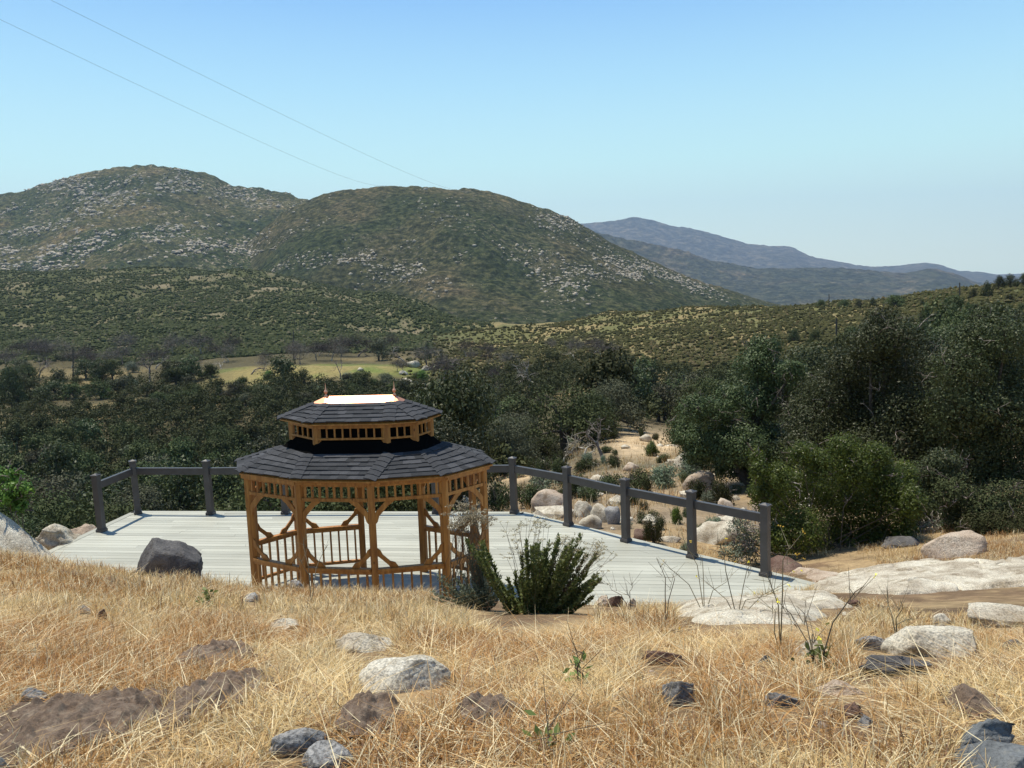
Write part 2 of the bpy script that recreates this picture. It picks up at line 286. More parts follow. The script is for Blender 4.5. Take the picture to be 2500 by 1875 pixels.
# ------------------------------------------------------------------ terrain function
def smooth(a, b, x): t = np.clip((x - a) / (b - a), 0, 1); return t * t * (3 - 2 * t)
near = [(-30, 4.4), (0, 3.62), (2, 3.47), (2.8, 3.36)]
P_ = lambda py: ('p', py)
tab = {
 -900: [(6, 2.9), (10, 2.3), (14, 1.8), (20, .5), (32, -5), (60, -15), (110, -26), (250, -27), (380, -26), (500, -14), (650, 2), (800, 17), (900, 25), (1100, 5), (1500, -40)],
 -300: [(6, 2.75), (10, 1.95), (12, 1.5), (14, 1.0), (18, -.3), (24, -3), (34, -8), (60, -16), (110, -26), (250, -27), (380, -26), (500, -14), (650, 2), (800, 17), (900, P_(655)), (1100, 5), (1500, -40)],
 0: [(6, 2.55), (9.8, P_(1352)), (10.6, 1.2), (12.3, -.15), (16, -.45), (19, -1.8), (25, -4.5), (38, -10), (60, -17), (95, -24), (140, -28), (250, -27), (380, -26), (500, -14), (650, 2), (800, 17), (900, P_(655)), (1100, 5), (1500, -40)],
 380: [(6, 2.45), (9.6, P_(1405)), (10.4, .75), (11.3, -.2), (17, -.5), (19, -2.2), (26, -6), (38, -11), (60, -18), (95, -25), (140, -28), (200, -27.5), (270, -27), (380, -27), (500, -14), (650, 2), (800, 16), (900, P_(656)), (1100, 5), (1500, -40)],
 700: [(6, 2.36), (9.4, P_(1440)), (10.1, .45), (10.7, -.2), (16.8, -.5), (19, -2), (27, -5.5), (40, -10), (60, -16), (95, -24), (140, -28), (200, P_(978)), (255, P_(897)), (300, -25.5), (400, -25), (550, -12), (700, 0), (850, P_(662)), (1100, 0), (1500, -40)],
 950: [(6, 2.32), (9.4, P_(1452)), (10.0, .4), (10.6, -.2), (16.6, -.5), (19, -1.6), (27, -4.2), (40, -8), (60, -13), (95, -21), (130, -26), (190, P_(985)), (250, P_(897)), (300, -26), (450, -24), (600, -14), (720, P_(705)), (900, -15), (1500, -40)],
 1250: [(6, 2.28), (9.4, P_(1462)), (10.0, .3), (10.6, -.2), (16.6, -.5), (19, -1.2), (27, -3.2), (40, -6.2), (60, -10), (90, -16.5), (130, -22), (200, -24), (300, -24), (400, P_(812)), (480, -30), (600, P_(795)), (800, -60), (1500, -90)],
 1500: [(6, 2.26), (9.6, P_(1478)), (10.3, .3), (11, -.15), (15, -.7), (19, -1.35), (27, -2.7), (40, -4.8), (60, -7.9), (90, -12), (130, -19), (200, -22), (300, -21.5), (470, P_(768)), (600, -45), (700, -75), (1500, -90)],
 1750: [(6, 2.2), (9.2, .95), (10.8, .28), (12.4, -.12), (14, -.7), (19, -1.6), (27, -2.8), (40, -4.6), (60, -9), (90, -14.5), (130, -20), (200, -22), (300, P_(815)), (450, P_(752)), (600, -45), (700, -75), (1500, -90)],
 2050: [(6, 2.15), (9, 1.05), (11.2, .26), (12.2, .0), (14, -.35), (19, -1.4), (27, -2.6), (40, -4.2), (60, -8.5), (100, -14), (150, P_(890)), (220, P_(830)), (400, P_(744)), (600, -45), (700, -75), (1500, -90)],
 2300: [(6, 2.12), (9, 1.05), (11.5, .25), (13.4, -.1), (16, -.5), (19, -1.1), (27, -2.2), (40, -3.6), (60, -5.3), (100, -8.3), (160, P_(800)), (230, P_(745)), (300, P_(708)), (400, -14), (600, -50), (700, -75), (1500, -90)],
 2520: [(6, 2.12), (9, 1.1), (11.5, .4), (13.4, .1), (16, -.3), (19, -.9), (27, -2), (40, -3), (60, -4.5), (100, -6.8), (160, P_(770)), (230, P_(715)), (290, P_(688)), (400, -10), (600, -50), (700, -75), (1500, -90)],
 3200: [(6, 2.2), (9, 1.3), (12, .9), (16, .3), (27, -1), (60, -2), (120, -2), (230, 5), (290, 9), (400, 0), (600, -50), (700, -75), (1500, -90)],
}
YS = np.r_[-30, np.linspace(-5, 2, 8), np.exp(np.linspace(np.log(2.2), np.log(1500), 420))]
cols, ss = [], []
for px in sorted(tab):
    L = near + tab[px]; yy = np.array([a for a, b in L], float); zz = np.array([(at(px, b[1], a)[2] if isinstance(b, tuple) else b) for a, b in L])
    ss.append(ray(px, 1200)[0]); z = np.interp(YS, yy, zz)
    for _ in range(3): z[9:-1] = (z[8:-2] + 2 * z[9:-1] + z[10:]) / 4
    cols.append(z)
ss = np.array(ss); cols = np.array(cols)
LY = np.arange(len(YS))
def gbase(X, Y):
    X = np.asarray(X, float); Y = np.asarray(Y, float)
    s = X / np.maximum(Y, 3.0); yi = np.interp(Y, YS, LY); i0 = np.clip(yi.astype(int), 0, len(YS) - 2); fy = yi - i0
    ci = np.interp(s, ss, np.arange(len(ss))); c0 = np.clip(ci.astype(int), 0, len(ss) - 2); fc = ci - c0; fc = fc * fc * (3 - 2 * fc) * .6 + fc * .4
    a = cols[c0, i0] * (1 - fy) + cols[c0, i0 + 1] * fy; b = cols[c0 + 1, i0] * (1 - fy) + cols[c0 + 1, i0 + 1] * fy
    return a * (1 - fc) + b * fc
def g(X, Y):
    X = np.asarray(X, float); Y = np.asarray(Y, float); z = gbase(X, Y)
    z = z + n2(X, Y, 1.1, 3, 1) * .05 * (1 - smooth(10, 12, Y)) + n2(X, Y, 6, 4, 5) * .45 * smooth(19, 28, Y)
    z = z - (np.abs(n2(X + Y * .25, Y * .5, 75, 3, 17)) < 9) * (.35 - np.clip(np.abs(n2(X + Y * .25, Y * .5, 75, 3, 17)), 0, .35)) * 14 * smooth(380, 470, Y) * (1 - smooth(760, 880, Y)) * smooth(.05, -.12, X / np.maximum(Y, 3.))
    z = z + n2(X, Y, 70, 4, 9) * np.clip((Y - 120) * .022, 0, 9) * (1 - smooth(880, 900, Y) * 0)
    return z
DECK = np.array([(-9.5, 10.45), (2.5, 10.45), (3.95, 11.25), (4.9, 11.95), (4.32, 12.53), (.17, 16.43), (-8.56, 17.38), (-8.92, 15.4), (-9.3, 13.0)])
def in_deck(X, Y, grow=0.):
    r = np.ones_like(X, bool)
    for k in range(len(DECK)):
        a, b = DECK[k], DECK[(k + 1) % len(DECK)]; e = b - a; e = e / np.hypot(*e)
        r &= (e[0] * (Y - a[1]) - e[1] * (X - a[0])) > -grow
    return r
def hit(px, py, Ymin=2, Ymax=1400):
    d = ray(px, py); Y = np.exp(np.linspace(math.log(Ymin), math.log(Ymax), 3000)); z = H + d[2] * Y
    k = np.argmax(z <= g(d[0] * Y, Y)); Y = Y[k]; return np.array([d[0] * Y, Y, H + d[2] * Y])
# terrain mesh
sg = np.r_[np.linspace(-1.7, -.8, 40)[:-1], np.linspace(-.8, .8, 420), np.linspace(.8, 1.7, 40)[1:]]
YG = np.r_[-30, -18, -10, -6, -3, -1, .5, 1.4, np.exp(np.linspace(np.log(2), np.log(1500), 560))]
YY, SS = np.meshgrid(YG, sg, indexing='ij'); XX = SS * np.maximum(YY, 14) ; t_ = smooth(6, 16, YY); XX = SS * (np.maximum(YY, 3.0) * t_ + (1 - t_) * (YY * 0 + 12.0)); XX = np.where(YY < 3, SS * 12 * 1.3, XX)
XX = SS * np.where(YY > 12, YY, 12 + 0 * YY)
ZZ = g(XX, YY); inside = in_deck(XX, YY, .1); ZZ = np.where(inside, np.minimum(ZZ, -.22), ZZ)
PXY = proj(np.stack([XX, np.maximum(YY, 2), ZZ], -1)); px = PXY[..., 0]; py = PXY[..., 1]
def L3(a, b, t): return np.asarray(a) * (1 - t[..., None]) + np.asarray(b) * t[..., None]
straw, soil, green = np.array([.36, .265, .155]), np.array([.17, .115, .075]), np.array([.06, .075, .03])
c = np.broadcast_to(straw, XX.shape + (3,)).copy()
c = L3(c, [.17, .115, .075], smooth(-.25, .25, n2(XX, YY, .6, 4, 3, .6)) * .9 * (YY < 14))
sl_ = smooth(17, 21, YY) * (YY < 130); c = L3(c, [.24, .195, .145], sl_ * smooth(-.45, .15, n2(XX, YY, 2.2, 5, 33, .65)) * .9); c = L3(c, [.12, .11, .075], sl_ * smooth(-.05, .3, n2(XX, YY, 4.5, 4, 35)) * .75)
wood_m = smooth(30, 60, YY) * smooth(.45, .1, XX / np.maximum(YY, 3)) ; c = L3(c, [.085, .072, .042], wood_m)
c = L3(c, [.09, .08, .045], smooth(90, 130, YY) * .8)
ms = smooth(-.55, -.3, n2(XX, YY, 18, 4, 57)) * .5 * smooth(150, 190, YY) * (1 - smooth(290, 330, YY)) * smooth(-.15, .15, n2(XX, YY, 30, 3, 13)); c = L3(c, [.31, .24, .12], ms)
mg = smooth(225, 240, YY) * (1 - smooth(262, 285, YY)) * smooth(-.42, -.32, SS) * (1 - smooth(-.12, -.08, SS)); c = L3(c, L3([.24, .20, .085], [.14, .17, .05], smooth(-.2, .3, n2(XX, YY, 14, 3, 15))), mg)
rg = smooth(.33, .42, SS) * smooth(60, 90, YY) * (1 - smooth(520, 560, YY)); c = L3(c, L3([.24, .20, .09], [.09, .095, .04], smooth(-.3, .1, n2(XX, YY, 25, 4, 19))), rg)
ch = smooth(330, 400, YY); c = L3(c, L3([.075, .085, .038], [.20, .17, .11], smooth(-.05, .5, n2(XX, YY, 22, 5, 21, .65))), ch)
ol = smooth(-.12, .0, SS) * smooth(230, 300, YY) * (1 - smooth(540, 580, YY)); c = L3(c, L3([.13, .13, .055], [.25, .20, .10], smooth(-.15, .3, n2(XX, YY, 12, 4, 23))), ol)
dirt = np.exp(-(((px - 1575) / 90) ** 2 + ((py - 1085) / 28) ** 2) * 1.0) * (YY > 40) + np.exp(-(((px - 1240) / 60) ** 2 + ((py - 1160) / 16) ** 2)) * (YY > 22); c = L3(c, [.52, .40, .26], np.clip(dirt * 1.6, 0, 1))
nr, nc = XX.shape; idx = np.arange(nr * nc).reshape(nr, nc)
Fq = np.stack([idx[:-1, :-1], idx[:-1, 1:], idx[1:, 1:], idx[1:, :-1]], -1).reshape(-1, 4)
o = link('ground', mesh('ground', np.stack([XX, YY, ZZ], -1).reshape(-1, 3), Fq, M['ground'], True, c.reshape(-1, 3))); tag(o, kind='structure')
e = 15000; o = link('lowland', mesh('lowland', [(-e, -e, -264), (e, -e, -264), (e, e, -264), (-e, e, -264)], [(0, 1, 2, 3)], M['far'], False, np.full((4, 3), 1.0))); tag(o, kind='structure')
# ------------------------------------------------------------------ mountains
def ridge(name, crest, Yc, Yf, Yb, m, zb=-150, nc=420, nr=150, amp=.12, sc=300, seed=0, tint=None, s_lo=None, s_hi=None):
    pxs = np.array([a for a, b in crest], float); d = [ray(a, b) for a, b in crest]; s_ = np.array([q[0] for q in d]); k_ = np.array([q[2] for q in d])
    s = np.linspace(s_[0], s_[-1], nc); k = np.interp(s, s_, k_)
    for _ in range(2): k[1:-1] = (k[:-2] + 2 * k[1:-1] + k[2:]) / 4
    Yc_ = Yc(s) if callable(Yc) else np.full(nc, float(Yc)); zc = H + k * Yc_
    t = np.r_[np.linspace(0, 1, nr), np.linspace(1, 2, nr // 3)[1:]][:, None]
    Yg = np.where(t <= 1, Yf + (Yc_ - Yf) * t, Yc_ + (Yb - Yc_) * (t - 1)); Xg = s[None] * Yg
    sh = np.where(t <= 1, t ** 1.02, (1 - (t - 1) ** 1.3)); Z = zb + (zc - zb) * sh
    nz = n2(Xg, Yg, sc, 5, seed, .55); rd = 1 - np.abs(n2(Xg + Yg * .3, Yg * .45, sc * 1.3, 3, seed + 4)) * 2
    env = np.clip(4 * t * (1 - t), 0, 1) ** .8
    Z = Z + (zc - zb) * amp * env * (nz * .8 + (rd - .6) * .9) + n2(Xg, Yg, sc * .06, 4, seed + 8, .6) * (zc.max() - zb) * .018
    C0 = np.ones(Z.shape + (3,)) if tint is None else tint(Xg, Yg, Z, t + 0 * Yg, s[None] + 0 * Yg)
    nr_ = Z.shape[0]; ix = np.arange(nr_ * nc).reshape(nr_, nc); Fq = np.stack([ix[:-1, :-1], ix[:-1, 1:], ix[1:, 1:], ix[1:, :-1]], -1).reshape(-1, 4)
    o = link(name, mesh(name, np.stack([Xg, Yg, Z], -1).reshape(-1, 3), Fq, m, True, C0.reshape(-1, 3))); tag(o, kind='structure'); return Xg, Yg, Z, t + 0 * Yg, s
def tintL(X, Y, Z, t, s):
    a = smooth(-.1, .35, n2(X, Y, 160, 4, 41)); return L3([.85, .95, .85], [1.5, 1.3, 1.2], a)
def tintH(X, Y, Z, t, s):
    a = smooth(-.2, .3, n2(X, Y, 200, 4, 43)); b_ = smooth(.25, .45, t) * smooth(.75, .5, t); r = L3([.8, .9, .75], [1.1, 1.02, .92], a)
    top = smooth(.85, 1, t); return L3(r, [1.7, 1.4, 1.25], np.clip(top * .45, 0, 1))
mL = ridge('mountain', [(-1500, 600), (-700, 540), (-200, 490), (0, 476), (60, 464), (120, 447), (190, 424), (215, 420), (300, 408), (350, 403), (420, 410), (495, 420), (515, 424), (545, 445), (600, 458), (640, 460), (700, 472), (760, 492), (830, 500), (1000, 520), (1300, 640), (1500, 760)], 2600, 1300, 4200, M['mtn'], seed=31, tint=tintL, amp=.15, sc=380)
mH = ridge('hill', [(330, 900), (420, 790), (500, 705), (570, 625), (640, 562), (700, 515), (755, 489), (790, 474), (830, 465), (900, 456), (960, 452), (1030, 456), (1100, 461), (1170, 464), (1200, 467), (1260, 487), (1340, 512), (1400, 537), (1450, 566), (1500, 596), (1600, 640), (1700, 685), (1800, 715), (1900, 748), (2050, 790), (2300, 860)], 2000, 760, 3100, M['mtn2'], seed=53, tint=tintH, amp=.14, sc=340)
ridge('foothills', [(1100, 520), (1350, 535), (1440, 562), (1500, 578), (1600, 596), (1680, 615), (1740, 637), (1850, 655), (1900, 655), (1960, 654), (2050, 654), (2120, 660), (2200, 668), (2280, 655), (2340, 672), (2380, 690), (2500, 720), (2900, 760)], 6000, 4300, 8000, M['foot'], zb=-262, seed=71, amp=.22, sc=700, nc=420)
ridge('distant_range', [(900, 640), (1200, 580), (1380, 550), (1440, 543), (1490, 540), (1540, 531), (1555, 530), (1600, 540), (1650, 553), (1690, 557), (1760, 576), (1830, 596), (1880, 600), (1930, 602), (1975, 625), (2010, 632), (2080, 645), (2130, 652), (2200, 648), (2255, 640), (2290, 645), (2340, 662), (2400, 664), (2430, 672), (2500, 690), (2900, 720)], 12500, 9500, 14500, M['far'], zb=-262, seed=83, amp=.16, sc=1500, nc=420)
def boulders(name, grid, n, size, mask, m, seed, label):
    X, Y, Z, t, s = grid; nr_, nc_ = X.shape; r = np.random.default_rng(seed); out = []
    i = r.integers(2, int(nr_ * .76), n * 12); j = r.integers(2, nc_ - 2, n * 12); x, y, z, tt = X[i, j], Y[i, j], Z[i, j], t[i, j]
    pr = proj(np.stack([x, y, z], -1)); keep = (r.random(len(i)) < mask(x, y, tt, pr)) & (tt < 1.0) & (pr[:, 0] > -60) & (pr[:, 0] < 2560)
    k = np.where(keep)[0][:n]; V0, F0 = ICO[1]; x, y, z = x[k], y[k], z[k]; n = len(k)
    sz = size[0] + (size[1] - size[0]) * r.random(n) ** 4; ax = sz[:, None] * r.uniform([.8, .8, .5], [1.5, 1.3, .9], (n, 3))
    V = V0[None] * (1 + r.uniform(-.3, .3, (n, len(V0), 1))) * ax[:, None]; V += np.stack([x + r.uniform(-4, 4, n), y + r.uniform(-4, 4, n), z + sz * .1], -1)[:, None]
    Fc = (np.arange(n) * len(V0))[:, None, None] + F0[None]
    o = link(name, mesh(name, V.reshape(-1, 3), Fc.reshape(-1, 3), m)); tag(o, label, 'rocks', None, 'stuff'); return o
boulders('mountain_boulders', mL, 10500, (.7, 6.0), lambda x, y, t, p: smooth(0, .45, n2(x, y, 140, 5, 91, .65)) * .7 + .03 + sum(a_ * np.exp(-(((p[:, 0] - b_) / c_) ** 2 + ((p[:, 1] - d_) / e_) ** 2)) for a_, b_, c_, d_, e_ in [(1.6, 170, 55, 455, 22), (.8, 430, 45, 445, 22), (.7, 300, 60, 480, 18), (.9, 150, 45, 605, 10), (.9, 490, 40, 600, 14), (.8, 20, 40, 610, 14), (.7, 380, 50, 585, 14), (.7, 620, 50, 615, 14), (.6, 560, 50, 470, 12), (.7, 410, 60, 560, 10)]), M['farrock'], 1, 'pale granite boulders strewn over the high rocky mountain on the left')
boulders('hill_boulders', mH, 11000, (.6, 3.8), lambda x, y, t, p: (smooth(-.1, .3, n2(x, y, 110, 4, 95)) * (np.exp(-((p[:, 1] - 640 - (p[:, 0] - 900) * .06) / 38) ** 2) * smooth(450, 600, p[:, 0]) + .05) + .8 * np.exp(-(((p[:, 0] - 1370) / 55) ** 2 + ((p[:, 1] - 540) / 22) ** 2))) * smooth(1950, 1500, p[:, 0]), M['farrock'], 2, 'pale boulders in a band across the middle hill')
# ------------------------------------------------------------------ scrub (uncountable)
def scrub(name, n, box, size, mask, m, seed, label, sub=1):
    r = np.random.default_rng(seed); s = r.uniform(box[0], box[1], n); Y = np.exp(r.uniform(math.log(box[2]), math.log(box[3]), n)); X = s * Y
    k = r.random(n) < mask(X, Y, s); X, Y = X[k], Y[k]; n = len(X); Z = g(X, Y); V0, F0 = ICO[sub]
    sz = size[0] + (size[1] - size[0]) * r.random(n) ** 2; ax = sz[:, None] * r.uniform([.8, .8, .7], [1.2, 1.2, 1.25], (n, 3))
    V = V0[None] * (1 + r.uniform(-.4, .4, (n, len(V0), 1))) * ax[:, None] + np.stack([X, Y, Z + sz * .2], -1)[:, None]
    Fc = ((np.arange(n) * len(V0))[:, None, None] + F0[None]).reshape(-1, 3)
    o = link(name, mesh(name, V.reshape(-1, 3), Fc, m, False, None, np.clip(np.repeat(r.beta(1.6, 2.6, n) * .75 + .25 * smooth(-.4, .4, n2(X, Y, 45, 4, 55)), len(F0)) * .8 + r.random(len(Fc)) * .25, 0, 1))); tag(o, label, 'scrub', None, 'stuff')
scrub('chaparral', 72000, (-.75, -.02, 330, 960), (.5, 1.55), lambda X, Y, s: np.clip(.9 - smooth(-.02, .4, n2(X, Y, 22, 5, 21, .65)) * .62, 0, 1) * ((s < -.1) | (Y > 430)), M['chap'], 3, 'dark green chaparral covering the long low ridge on the left')
scrub('olive_scrub', 42000, (-.16, .75, 120, 480), (.4, 1.05), lambda X, Y, s: .85 * smooth(-.16, -.02, s) * (1 - smooth(.3, .7, s) * .3) * np.where(Y < 215, (s > .2) * .8, 1), M['olive'], 4, 'yellowish scrub covering the low ridge in the middle distance')
# ------------------------------------------------------------------ deck
dk = empty('deck', (0, 0, 0)); tag(dk, 'pale grey composite plank deck carrying the gazebo', 'deck')
ud = np.array([1, -.118]); ud /= np.hypot(*ud); vd = np.array([-ud[1], ud[0]])
DU = DECK @ np.c_[ud, vd]
def urange(v):
    r = []
    for k in range(len(DU)):
        a, b = DU[k], DU[(k + 1) % len(DU)]
        if (a[1] - v) * (b[1] - v) <= 0 and a[1] != b[1]: r.append(a[0] + (b[0] - a[0]) * (v - a[1]) / (b[1] - a[1]))
    return (min(r), max(r)) if len(r) >= 2 else None
mb = MB(); v = DU[:, 1].min() + .02; bw = .137
while v + bw < DU[:, 1].max() - .15:
    a, b_ = urange(v), urange(v + bw)
    if a and b_ :
        L0, L1, R0, R1 = a[0] + .15, b_[0] + .15, a[1] - .2, b_[1] - .2
        cuts = [0.]; off = rng.uniform(1, 4.5)
        while off < (R0 - L0): cuts.append(off / (R0 - L0)); off += 4.88
        cuts.append(1.)
        for q in range(len(cuts) - 1):
            gp = .0018 / max(R0 - L0, .1)
            pts = [np.r_[ud * (L0 + (R0 - L0) * (cuts[q] + gp)) + vd * v, -.028], np.r_[ud * (L0 + (R0 - L0) * (cuts[q + 1] - gp)) + vd * v, -.028], np.r_[ud * (L1 + (R1 - L1) * (cuts[q + 1] - gp)) + vd * (v + bw), -.028], np.r_[ud * (L1 + (R1 - L1) * (cuts[q] + gp)) + vd * (v + bw), -.028]]
            mb.prism(pts, (0, 0, .028 + rng.uniform(-.001, .001)))
    v += bw + .0065
mb.build('boards', M['deck'], dk)
mb = MB(); fb = MB()
for k in range(3, 8):
    a, b_ = DECK[k], DECK[k + 1]
    e_ = (b_ - a) / np.hypot(*(b_ - a)); n_ = np.array([-e_[1], e_[0]]); wdt = .145
    mb.prism([np.r_[a, -.028], np.r_[b_, -.028], np.r_[b_ + n_ * wdt, -.028], np.r_[a + n_ * wdt, -.028]], (0, 0, .032))
    fb.prism([np.r_[a - n_ * .0 + n_ * .004, -.3], np.r_[b_ + n_ * .004, -.3], np.r_[b_ + n_ * .03, -.3], np.r_[a + n_ * .03, -.3]], (0, 0, .268))
mb.build('border_board', M['deck'], dk); fb.build('fascia', M['fence'], dk)
# ------------------------------------------------------------------ fence
fn = empty('fence', (0, 0, 0)); tag(fn, 'dark grey post and rail fence around the deck edge', 'fence')
posts = [(-8.55, 15.95), (-8.36, 17.16), (-6.67, 16.95), (-5.0, 16.83), (-3.35, 16.68), (-1.7, 16.53), (-.03, 16.36), (1.04, 15.42), (2.04, 14.36), (3.06, 13.42), (4.05, 12.5)]
for k, (x, y) in enumerate(posts):
    t_ = np.array(posts[min(k + 1, 10)]) - np.array(posts[max(k - 1, 0)]); u = (t_[0], t_[1], 0) if k else (.19, 1.2, 0)
    lean = np.array([-.012 if k < 3 else -.02 if k > 8 else -.012, 0, 1.17])
    mb = MB(); mb.bar((x, y, .002), np.array((x, y, 0)) + lean, .127, .127, up=u); po = mb.build('post', M['fence'], fn, .006)
    tp = np.array((x, y, 0)) + lean
    mb = MB(); mb.box(tp + [0, 0, .015], (.155, .155, .03), u); hh = .0775
    uu = np.array(u, float); uu /= np.linalg.norm(uu); vv = np.array([-uu[1], uu[0], 0]); bq = [tp + [0, 0, .031] + uu * a * .06 + vv * b_ * .06 for a, b_ in ((-1, -1), (1, -1), (1, 1), (-1, 1))]
    mb.add(bq + [tp + [0, 0, .062]], [(0, 1, 4), (1, 2, 4), (2, 3, 4), (3, 0, 4), (3, 2, 1, 0)]); mb.build('post_cap', M['fence'], po, .003)
    mb = MB(); mb.box((x, y, .028), (.165, .165, .05), u); mb.box((x, y, .062), (.145, .145, .018), u); mb.build('post_skirt', M['fence'], po, .004)
    if k < 10:
        a = np.array(posts[k]); b_ = np.array(posts[k + 1]); e_ = (b_ - a) / np.hypot(*(b_ - a)); a2 = a + e_ * .066 + [-.01, 0]; b2 = b_ - e_ * .066 + [-.01, 0]
        mb = MB(); mb.bar((*a2, .955), (*b2, .955), .05, .13); mb.bar((*a2, 1.032), (*b2, 1.032), .075, .02); mb.build('rail', M['fence'], fn, .004)
# ------------------------------------------------------------------ gazebo
GC = np.array([-2.37, 12.23])
gz = empty('gazebo', (GC[0], GC[1], 0)); tag(gz, 'oval cedar gazebo with a two-tier dark shingle roof and copper ridge', 'gazebo')
hp = [(-1.69, -.43), (-.785, -.915), (.295, -1.08), (1.335, -.90), (1.905, -.33)]; P10 = np.array(hp + [(-a, -b_) for a, b_ in hp])
cen = lambda q: np.array(q) / np.hypot(*q)
def outn(i): return cen(P10[i])
ZT = 2.1
for i in range(10):
    p = P10[i]; a = P10[i - 1]; b_ = P10[(i + 1) % 10]; ea = cen(a - p); eb = cen(b_ - p); n_ = outn(i)
    # two-ply angled post: five-sided section
    w_ = .054; d_ = .062
    sec = [p + ea * w_ - n_ * d_ * .6, p + ea * w_ * .95 + n_ * .028, p + n_ * .042, p + eb * w_ * .95 + n_ * .028, p + eb * w_ - n_ * d_ * .6]
    mb = MB(); mb.prism([np.r_[q, .003] for q in sec], (0, 0, ZT - .005)); mb.build('post', M['cedar'], gz, .004)
for i in range(10):
    j = (i + 1) % 10; p, q = P10[i], P10[j]; e_ = (q - p); L = np.hypot(*e_); e_ = e_ / L; n_ = np.array([e_[1], -e_[0]]); a = p + e_ * .05; b_ = q - e_ * .05
    l2 = L - .10
    # frieze
    mb = MB(); mb.bar((*(a), ZT - .235 - .02), (*(b_), ZT - .255), .045, .05); mb.bar((*a, ZT - .03), (*b_, ZT - .03), .045, .055); fz = mb.build('frieze', M['cedar'], gz, .003)
    ns = max(4, int(l2 / .108)); 
    for k in range(ns):
        c_ = a + e_ * l2 * (k + .5) / ns; mb = MB(); mb.bar((*c_, ZT - .231), (*c_, ZT - .057), .03, .032, up=(*e_, 0)); mb.build('spindle', M['cedar'], fz)
    for s_ in (0, 1):
        o_ = a if s_ == 0 else b_; dr = e_ if s_ == 0 else -e_; z0 = ZT - .28
        out = [(.0, -.33), (.022, -.31), (.05, -.24), (.075, -.2), (.10, -.17), (.2, -.06), (.24, -.03), (.29, -.001), (.17, -.001), (.15, -.03), (.07, -.105), (.03, -.15), (.0, -.19)]
        out = [(.0, -.33), (.03, -.30), (.055, -.215), (.20, -.06), (.245, -.035), (.28, -.001), (.15, -.001), (.06, -.095), (.025, -.13), (.0, -.17)]
        mb = MB(); mb.prism([np.r_[o_ + dr * x_ - n_ * .014, z0 + z_] for x_, z_ in out], (*(n_ * .028), 0)); mb.build('upper_brace', M['cedar'], gz, .002)
    if i == 6: continue
    mb = MB(); mb.bar((*a, .80), (*b_, .80), .085, .038); mb.bar((*a, .755), (*b_, .755), .04, .05); rl = mb.build('railing', M['cedar'], gz, .003); mb = MB(); mb.bar((*a, .17), (*b_, .17), .045, .05); mb.build('bottom_rail', M['cedar'], rl, .003)
    ns = max(4, int(l2 / .125))
    for k in range(ns):
        c_ = a + e_ * l2 * (k + .5) / ns; mb = MB(); mb.bar((*c_, .195), (*c_, .73), .029, .03, up=(*e_, 0)); mb.build('baluster', M['cedar'], rl)
    for s_ in (0, 1):
        o_ = a if s_ == 0 else b_; dr = e_ if s_ == 0 else -e_; z0 = .8195
        out = [(0, .0 + .24), (.02, .275), (.0, .31), (.045, .25), (.075, .195), (.11, .165), (.165, .10), (.24, .065), (.285, .0), (.175, .0), (.14, .045), (.09, .10), (.04, .17), (0, .20)]
        out = [(0, .31), (.045, .275), (.075, .205), (.18, .10), (.25, .075), (.30, .0), (.18, .0), (.15, .045), (.05, .145), (0, .19)]
        mb = MB(); mb.prism([np.r_[o_ + dr * x_ - n_ * .014, z0 + z_] for x_, z_ in out], (*(n_ * .028), 0)); mb.build('rail_brace', M['cedar'], gz, .002)
# roofs
EV = np.array([(-1.82, -.44), (-.79, -1.02), (.31, -1.2), (1.39, -1.02), (2.07, -.35)]); EV = np.r_[EV, -EV]
c4 = np.array([(-.6, -.45), (.47, -.53), (.90, -.42), (1.10, -.03)]); CU = np.r_[c4, -c4]   # B' C' D' E' G' H' I' J'
U4 = np.array([(-.68, -.58), (.53, -.66), (1.02, -.54), (1.27, .0)]); UE = np.r_[U4, -U4]
K4 = np.array([(-.5, -.12), (.52, -.15), (.6, -.13), (.70, -.01)]); KE = np.r_[K4, -K4]
map10 = {0: 7, 1: 0, 2: 1, 3: 2, 4: 3, 5: 3, 6: 4, 7: 5, 8: 6, 9: 7}
def shingles(mb, e0, e1, t0, t1, courses, tabw=.165):
    e0, e1, t0, t1 = [np.array(q, float) for q in (e0, e1, t0, t1)]
    nrm = np.cross(e1 - e0, (t0 + t1) / 2 - (e0 + e1) / 2); nrm /= np.linalg.norm(nrm)
    if nrm[2] < 0: nrm = -nrm
    for r_ in range(courses):
        f0, f1 = r_ / courses, min((r_ + 1.25) / courses, 1.0)
        L0, R0 = e0 + (t0 - e0) * f0, e1 + (t1 - e1) * f0; L1, R1 = e0 + (t0 - e0) * f1, e1 + (t1 - e1) * f1
        Lw = np.linalg.norm(R0 - L0)
        if Lw < .03: continue
        x = -rng.uniform(0, tabw)
        while x < Lw:
            wd = tabw * rng.choice([.7, 1, 1.35]); a, b_ = max(0, x) / Lw, min(Lw, x + wd) / Lw; x += wd
            if b_ - a < .01: continue
            th = rng.choice([.006, .012]); sag = rng.uniform(-.002, .003)
            A, B = L0 + (R0 - L0) * a, L0 + (R0 - L0) * b_; Cc, D = L1 + (R1 - L1) * b_, L1 + (R1 - L1) * a
            dn = (A - D); dn = dn / (np.linalg.norm(dn) + 1e-9) * rng.uniform(-.004, .006)
            up_ = nrm * (.016 + th); A_, B_ = A + dn, B + dn
            V = [A_ + nrm * .010, B_ + nrm * .010, Cc + nrm * .001, D + nrm * .001, A_ + up_ + nrm * sag, B_ + up_, Cc + nrm * .006, D + nrm * .006]
            mb.add(V, [(0, 3, 2, 1), (4, 5, 6, 7), (0, 1, 5, 4), (1, 2, 6, 5), (2, 3, 7, 6), (3, 0, 4, 7)])
